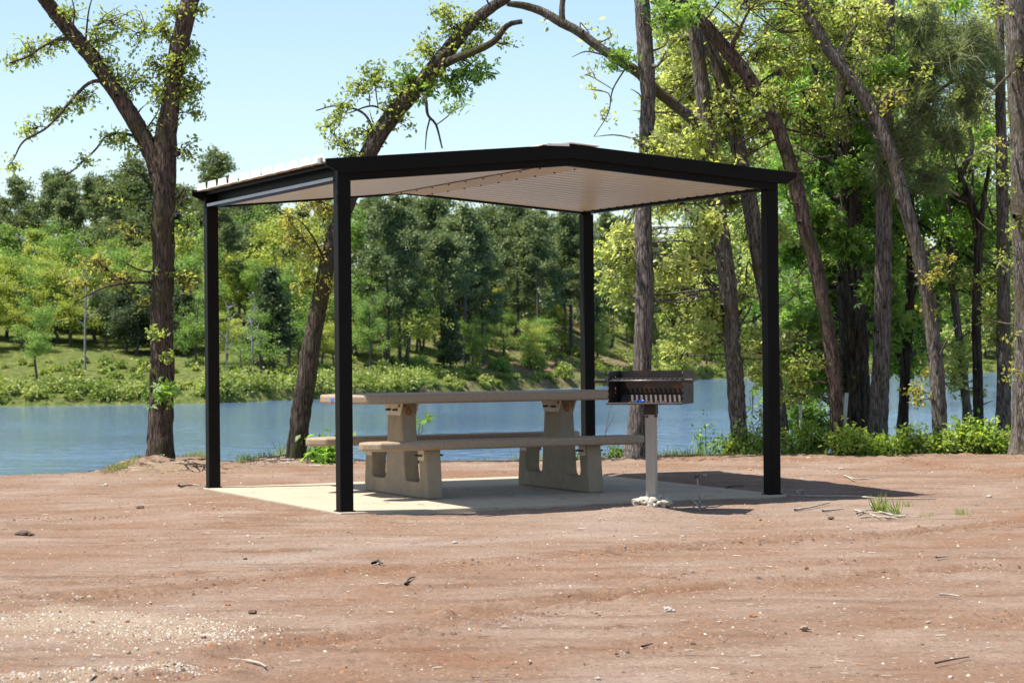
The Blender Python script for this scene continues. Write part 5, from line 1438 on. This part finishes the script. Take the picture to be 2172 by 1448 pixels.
M_CLOD = simple_mat('soil_clod', (0.13, 0.075, 0.048), (0.21, 0.135, 0.095), rough=0.95, scale=40, bump=0.4)
def ground_at(px, py):
    p = gnd(px, py)
    for _ in range(4): p = gnd(px, py, float(ground_z(np.array([p[0]]), np.array([p[1]]))[0]))
    return p
def stone(name, label, px, py, wpx, mat, cat='stone', flat=0.6, group=None):
    p = ground_at(px, py); w = wpx*p[1]/F/2
    b = BM(); b.blob((0, 0, w*flat*0.5), (w, w*rng.uniform(0.6, 0.9), w*flat), rng, 2, 0.22)
    if wpx > 18: b.blob((w*1.05, -0.2*w, w*flat*0.3), (w*0.5, w*0.4, w*flat*0.5), rng, 2, 0.25)
    o = b.build(name, mat, None, tuple(p)); o.rotation_euler.z = rng.uniform(-0.4, 0.4)
    tag(o, label, cat, group)
SG = 'stones lying on the dirt'
for a in [
 ('stone', 'white stone against the front edge of the slab left of the grill', 1173, 1078, 14, M_STONE_W),
 ('stone', 'white rock with a chip beside it on open dirt below the grill', 1418, 1296, 22, M_STONE_W),
 ('stone', 'orange stone on the upper rim of the pale gravel patch', 483, 1284, 13, M_STONE_O),
 ('stone', 'white stone on the dirt above the gravel patch', 190, 1267, 11, M_STONE_W),
 ('stone', 'white stone on the smooth clay in front of the slab', 965, 1152, 12, M_STONE_W),
 ('stone', 'dark rusty stone at the left within the gravel patch', 197, 1319, 9, M_STONE_O),
 ('stone', 'dark rusty stone right of centre within the gravel patch', 270, 1319, 11, M_STONE_O),
 ('stone', 'white stone on the track below and right of the grill', 1448, 1138, 10, M_STONE_W),
 ('stone', 'brown clod sitting on the rut below and right of the grill', 1571, 1151, 9, M_STONE_D),
 ('stone', 'brown clod on open dirt below the front right post', 1711, 1206, 9, M_STONE_D),
 ('stone', 'tan stone below the right end of the gravel patch', 272, 1384, 12, M_STONE_T),
 ('stone', 'pale tan stone below the gravel patch, upper of two', 290, 1377, 12, M_STONE_W),
 ('stone', 'white stone in the bottom right quarter, right above a rusty clod', 1526, 1320, 10, M_STONE_W),
 ('stone', 'flat reddish clod in the lower right dirt', 1597, 1308, 18, M_STONE_O),
 ('stone', 'two tan stones touching, in the lower right dirt', 1706, 1334, 19, M_STONE_T),
 ('stone', 'dark stone low on the dirt below the white rock', 1470, 1366, 12, M_STONE_D),
 ('stone', 'dark red clod left of its twin near the bottom', 1308, 1387, 10, M_STONE_D),
 ('stone', 'dark red clod right of its twin near the bottom', 1331, 1384, 10, M_STONE_D),
 ('stone', 'white pebble low in the dirt between bottom edge and dark stone', 1578, 1404, 9, M_STONE_W),
 ('stone', 'peach coloured stone near the bottom edge', 1592, 1427, 11, M_STONE_T),
 ('stone', 'white stone touching the bottom edge', 1268, 1441, 15, M_STONE_W),
 ('stone', 'white stone in the bottom right corner area', 2016, 1437, 12, M_STONE_W),
 ('stone', 'white pebble at the right edge of the foreground', 2096, 1364, 8, M_STONE_W),
 ('stone', 'white stone on the far track just right of the front right post', 1716, 973, 11, M_STONE_W),
 ('stone', 'white rock on the far track in front of the bowed oak', 1784, 996, 11, M_STONE_W),
 ('stone', 'white stone left of the front right post on the far dirt', 1591, 997, 9, M_STONE_W),
 ('stone', 'pale stone just beyond the slab right of the grill', 1495, 1009, 10, M_STONE_W),
 ('stone', 'pale flat stone on the dirt near the right edge level with the twigs', 2098, 1055, 14, M_STONE_W),
 ('stone', 'white pebble below the pile of dead twigs', 1798, 1119, 8, M_STONE_W),
 ('stone', 'dark clod where the grill shadow ends', 1613, 1103, 8, M_STONE_O),
 ('stone', 'dark chip beside the twig pile', 1763, 1100, 13, M_STONE_D),
 ('stone', 'dark clod midway along the main rut', 1084, 1191, 9, M_STONE_D),
 ('stone', 'dark stone at the right end of the gravel patch rut', 520, 1186, 10, M_STONE_D),
 ('stone', 'dark brown clod below the gravel, left of the small rut', 432, 1353, 12, M_STONE_D),
 ('stone', 'dark clod right of the gravel patch', 535, 1300, 18, M_STONE_D),
 ('stone', 'orange clod left of the front left post shadow line on bare dirt', 1002, 1242, 13, M_STONE_O),
 ('stone', 'pale stone by the slab corner at the front left post', 690, 1099, 12, M_STONE_W),
 ('stone', 'white stone on the dirt left of the back left post', 224, 1030, 12, M_STONE_W),
]:
    stone(*a, group=SG)
stone('bark_chunk', 'dark brown bark chunk on the dirt at the left edge', 48, 1134, 36, M_STONE_D, 'bark', 0.35)
stone('bark_chunk', 'dark flat bark chunk left of the back left post', 297, 1077, 18, M_STONE_D, 'bark', 0.4)

def stick(name, label, lines, mat, r, cat='twig', lift=0.01, group='dead twigs on the dirt', knob=None):
    acc = Acc(); p0 = ground_at(*lines[0][0][:2])
    for ln in lines:
        P = []
        for q_ in ln:
            p = ground_at(q_[0], q_[1]); 
            if len(q_) > 2: p = at(q_[0], q_[1]-0, p0[1]) if q_[2] == 'up' else p
            p = p+np.array([0, 0, lift+rng.uniform(0, lift)]); P.append(p-p0)
        R = np.linspace(r, r*0.45, len(P))
        Ps, Rs = spline(P, R, 0.03); V, f = tube_np(Ps, Rs, 6, 0.1, rng); acc.add(V, f)
    tag(obj(name, acc.mesh(name, mat, smooth=True), None, tuple(p0)), label, cat, group)
stick('fallen_branch', 'long thin dead branch running right from the foot of the front right post', [[(1632, 1042), (1662, 1050), (1700, 1054), (1770, 1056), (1810, 1057), (1880, 1061), (1985, 1060)], [(1700, 1053), (1690, 1048), (1703, 1042)], [(1660, 1050), (1648, 1043)]], M_DEADWOOD, 0.011)
stick('fallen_branch', 'short straight dead branch below the long one by the front right post', [[(1686, 1084), (1720, 1079), (1760, 1070)], [(1745, 1087), (1790, 1082)]], M_DEADWOOD, 0.010)
stick('fallen_branch', 'tangle of pale dead twigs at the foot of the tall grass tuft', [[(1812, 1084), (1842, 1090), (1880, 1091)], [(1865, 1088), (1900, 1096), (1948, 1100)], [(1824, 1100), (1862, 1098), (1905, 1102)], [(1818, 1094), (1834, 1087), (1856, 1084)], [(1880, 1103), (1912, 1098), (1926, 1093)], [(1846, 1094), (1868, 1101)]], M_DEADWOOD, 0.008)
stick('fallen_branch', 'dark twigs lying across the slab corner by the front right post', [[(1497, 1046), (1530, 1042), (1560, 1048), (1600, 1050)], [(1530, 1043), (1548, 1036), (1575, 1032)]], M_DARKTWIG, 0.010)
stick('fallen_branch', 'thin pale twig on the far dirt right of the front right post', [[(1790, 1012), (1820, 1018), (1875, 1016)], [(1800, 1014), (1812, 1022)]], M_DEADWOOD, 0.009)
stick('fallen_branch', 'dark stick on the dirt left of the back left post', [[(380, 1034), (405, 1030), (425, 1033)]], M_DEADWOOD, 0.012)
stick('fallen_branch', 'short stick in the right foreground', [[(1992, 1267), (2018, 1267), (2036, 1272)]], M_DEADWOOD, 0.006)
stick('fallen_branch', 'short stick right of the reddish rut in the right middle ground', [[(1986, 1187), (2010, 1184)]], M_DEADWOOD, 0.008)
stick('fallen_branch', 'long dark stick lying in the bottom right foreground', [[(1984, 1415), (2020, 1408), (2056, 1398)]], M_DARKTWIG, 0.005)
stick('fallen_branch', 'curved pale stick in the bottom left foreground', [[(522, 1408), (548, 1411), (565, 1421)]], M_DEADWOOD, 0.008)
stick('fallen_branch', 'small upright scrap of twigs on the dirt below the front left post', [[(790, 1200), (800, 1196), (812, 1200)], [(796, 1199), (803, 1193)]], M_DARKTWIG, 0.009)
stick('fallen_branch', 'forked bit of twig low in the left middle foreground', [[(860, 1242), (868, 1232), (880, 1227)], [(864, 1238), (872, 1238)]], M_DARKTWIG, 0.008)
stick('fallen_branch', 'short dark stick near the bottom centre', [[(1362, 1376), (1384, 1371)]], M_DARKTWIG, 0.006)
stick('fallen_branch', 'dark twigs and litter heaped on the bank at the foot of the forked oak', [[(385, 990), (410, 986), (436, 989)], [(398, 984), (420, 992), (448, 992)], [(392, 996), (415, 990)], [(250, 1000), (275, 996), (300, 997)], [(405, 982), (418, 986)]], M_DARKTWIG, 0.012)
# uprooted seedling in front of the slab
acc = Acc(); p0 = ground_at(1483, 1083)
def up_(px, py, dy=0.0): q_ = at(px, py, p0[1]+dy); return q_-p0
for pts, r0 in (([(1483, 1083), (1484, 1060), (1481, 1035), (1479, 1013)], 0.010), ([(1481, 1033), (1470, 1034), (1459, 1037)], 0.005), ([(1484, 1058), (1495, 1052), (1510, 1052), (1526, 1054)], 0.006),
                ([(1483, 1074), (1470, 1062), (1456, 1057)], 0.009), ([(1483, 1076), (1492, 1070), (1500, 1074)], 0.008), ([(1484, 1078), (1500, 1075), (1520, 1074), (1533, 1070)], 0.008), ([(1484, 1068), (1475, 1070), (1470, 1076)], 0.008)):
    P = [up_(*q_, dy=0.04*k) for k, q_ in enumerate(pts)]
    Ps, Rs = spline(P, np.linspace(r0, r0*.5, len(P)), 0.02); V, f = tube_np(Ps, Rs, 6, 0.08, rng); acc.add(V, f)
sd = empty('dead_seedling', p0, 'pulled up dead seedling with bare roots and a dark seed head before the slab', 'seedling')
obj('stem', acc.mesh('stem', M_DEADWOOD, smooth=True), sd)
b = BM()
for (px, py) in ((1475, 1012), (1480, 1010)): b.blob(tuple(up_(px, py)), (0.013, 0.013, 0.012), rng, 1, 0.3)
b.build('seed_head', M_DARKTWIG, sd)

def tuft(label, px, py, top, n, spread, mat=L_GRASS):
    p = ground_at(px, py); h = (py-top)*p[1]/F*0.95; n = int(n*1.2)
    C = p + np.column_stack([rng.normal(0, spread*0.3, n), rng.normal(0, spread*0.3, n), np.zeros(n)-0.005])
    d = np.column_stack([rng.normal(0, 0.35, n), rng.normal(0, 0.35, n), np.ones(n)])
    V, f, tt = leaf_arrays(C-p, h*0.85, 'blade', rng, dirs=d, flat=0.0, tint=0.55)
    tag(obj('grass_tuft', mesh_np('grass_tuft', V, [f], mat, tint=tt), None, tuple(p)), label, 'grass', 'grass tufts on the dirt')
tuft('tall green grass tuft above the tangle of dead twigs', 1868, 1084, 1040, 46, 0.10)
tuft('shorter grass tuft right of the tall one', 1901, 1090, 1050, 26, 0.06)
tuft('tiny pale grass tuft farthest back of the group', 1928, 1074, 1054, 18, 0.06)
tuft('low spiky grass tuft apart near the right edge', 2040, 1091, 1071, 40, 0.10)
tuft('flat sparse grass sprig between the short tuft and the spiky one', 1962, 1096, 1080, 24, 0.14)
b = BM(); p = ground_at(1862, 1082); b.blob((0, 0, 0.012), (0.03, 0.025, 0.02), rng, 2, 0.3)
tag(b.build('stone', M_STONE_D, None, tuple(p)), 'dark grey stone half hidden at the foot of the tall grass tuft', 'stone', SG)

# small gravel and wood chips: nobody could count them
ICO = None
def scatter(name, label, cnt, area, smin, smax, mats, flat=0.5, seed=1, shape='stone', weights=None, slab=False):
    rng = np.random.default_rng(seed)
    if area == 'view':
        yy = 8.0 + (24.6-8.0)*rng.uniform(0, 1, cnt)**0.9
        xx = rng.uniform(-0.245, 0.245, cnt)*yy
    else:
        c = rng.integers(0, len(area), cnt); A = np.array([(a[0][0], a[0][1], a[1], a[2]) for a in area])[c]
        t = rng.normal(0, 0.6, (cnt, 2))
        dx, dy = t[:, 0]*A[:, 2], t[:, 1]*A[:, 3]
        xx = A[:, 0]+math.cos(.25)*dx-math.sin(.25)*dy; yy = A[:, 1]+math.sin(.25)*dx+math.cos(.25)*dy
    # keep off the slab
    a_ = (xx-SX0)*UV[0]+(yy-SY0)*UV[1]; b_ = (xx-SX0)*VV[0]+(yy-SY0)*VV[1]
    if slab:
        a_ = rng.uniform(0.05, SW-0.05, cnt); b_ = rng.uniform(0.0, SL, cnt)
        xx = SX0+a_*UV[0]+b_*VV[0]; yy = SY0+a_*UV[1]+b_*VV[1]
    keep = np.ones(cnt, bool) if slab else ~((a_ > -0.1) & (a_ < SW+0.1) & (b_ > -0.12) & (b_ < SL+0.1)) & (yy < bank_edge(xx)+0.2)
    xx, yy = xx[keep], yy[keep]; cnt = len(xx)
    zz = np.full(cnt, 0.001) if slab else ground_z(xx, yy)
    s = smin*(smax/smin)**(rng.uniform(0, 1, cnt)**2.2)
    if shape == 'stone':
        tv = np.array([[1, 0, 0], [0, 1, 0], [-1, 0, 0], [0, -1, 0], [0, 0, 1], [0.5, 0.5, 0.7], [-0.6, -0.4, 0.7]]) 
        tv = np.array([[1, 0, 0], [0.3, 0.95, 0], [-0.8, 0.6, 0], [-0.8, -0.6, 0], [0.3, -0.95, 0], [0.45, 0.3, 1], [-0.4, 0.35, 0.9], [-0.2, -0.5, 1.0]])
        tf = np.array([[0, 1, 5], [1, 2, 6], [1, 6, 5], [2, 3, 6], [3, 7, 6], [3, 4, 7], [4, 0, 5], [4, 5, 7], [5, 6, 7]])
        jit = rng.uniform(0.7, 1.3, (cnt, len(tv), 3))
        V = tv[None]*jit*np.stack([s, s*rng.uniform(.6, 1, cnt), s*flat], -1)[:, None, :]
        V[:, :5, 2] -= (s*0.3)[:, None]
    else:
        w = rng.uniform(0.03, 0.09, cnt)[:, None]
        t = np.linspace(0, 1, 4)
        bend = rng.normal(0, 0.12, (cnt, 1))*np.sin(t*3.14)[None]
        V = np.zeros((cnt, 8, 3))
        V[:, :4, 0] = t[None]-0.5; V[:, :4, 1] = bend-w; V[:, 4:, 0] = t[None]-0.5; V[:, 4:, 1] = bend+w
        V[:, :, 2] = 0.05+rng.uniform(0, 0.08, (cnt, 1)); V[:, 4:, 2] += 0.06
        V *= s[:, None, None]
        V[:, :, 2] += 0.002
        tf = np.array([[0, 1, 5, 4], [1, 2, 6, 5], [2, 3, 7, 6]])
    a = rng.uniform(0, 6.28, cnt); c, s2 = np.cos(a)[:, None], np.sin(a)[:, None]
    X = V[..., 0]*c-V[..., 1]*s2+xx[:, None]; Y = V[..., 0]*s2+V[..., 1]*c+yy[:, None]; Z = V[..., 2]+zz[:, None]
    k = V.shape[1]
    f = (tf[None]+(np.arange(cnt)*k)[:, None, None]).reshape(-1, tf.shape[1])
    mi = np.repeat(rng.choice(len(mats), cnt, p=weights), len(tf))
    tag(obj(name, mesh_np(name, np.stack([X, Y, Z], -1).reshape(-1, 3), [f], mats, mi)), label, kind='stuff')
SM = [M_STONE_W, M_STONE_T, M_STONE_O, M_STONE_D]
scatter('gravel', 'small pale and rusty pebbles scattered over the dirt', 5200, 'view', 0.003, 0.013, SM, 0.55, 1, weights=[0.22, 0.40, 0.18, 0.20])
scatter('gravel_patch', 'pale crushed stone spilled at lower left', 4300, GRAV, 0.003, 0.0115, SM, 0.6, 2, weights=[0.5, 0.42, 0.03, 0.05])
scatter('wood_chips', 'straw and wood slivers strewn over the dirt', 3200, 'view', 0.012, 0.055, [M_DEADWOOD, M_DARKTWIG, M_STONE_O], 0.5, 3, shape='sliver', weights=[0.62, 0.14, 0.24])

rc_ = np.random.default_rng(17)
RUT_AREA = []
for P, w, k in RUTS_G:
    for a, b in zip(P[:-1], P[1:]):
        for t in np.arange(0, 1, 0.18/max(0.2, np.linalg.norm(b-a))):
            if rc_.uniform() < 0.75*k: RUT_AREA.append((a+(b-a)*t + rc_.normal(0, 0.1, 2), 0.16, 0.13))
scatter('soil_crumbs', 'brown soil crumbs thrown up along the wheel ruts', 4200, RUT_AREA, 0.004, 0.017, [M_STONE_D, M_CLOD, M_STONE_O], 0.6, 5, weights=[0.3, 0.6, 0.1])

scatter('leaf_litter', 'dead leaves and straw around the feet of the two left oaks', 1500, [((T1B[0], T1B[1]-0.4), 0.75, 0.7), ((T2B[0], T2B[1]-0.3), 0.6, 0.4)], 0.02, 0.12, [M_DEADWOOD, M_DARKTWIG, M_CLOD], 0.5, 9, shape='sliver', weights=[0.45, 0.25, 0.3])

scatter('slab_litter', 'dead leaf bits and crumbs blown over the slab', 170, 'view', 0.008, 0.06, [M_DARKTWIG, M_DEADWOOD, M_CLOD], 0.5, 12, shape='sliver', weights=[0.5, 0.2, 0.3], slab=True)

scatter('soil_grit', 'fine brown grit loose on the dirt', 14000, 'view', 0.0022, 0.008, [M_CLOD, M_STONE_T, M_STONE_D, M_STONE_O], 0.6, 21, weights=[0.5, 0.25, 0.15, 0.10])
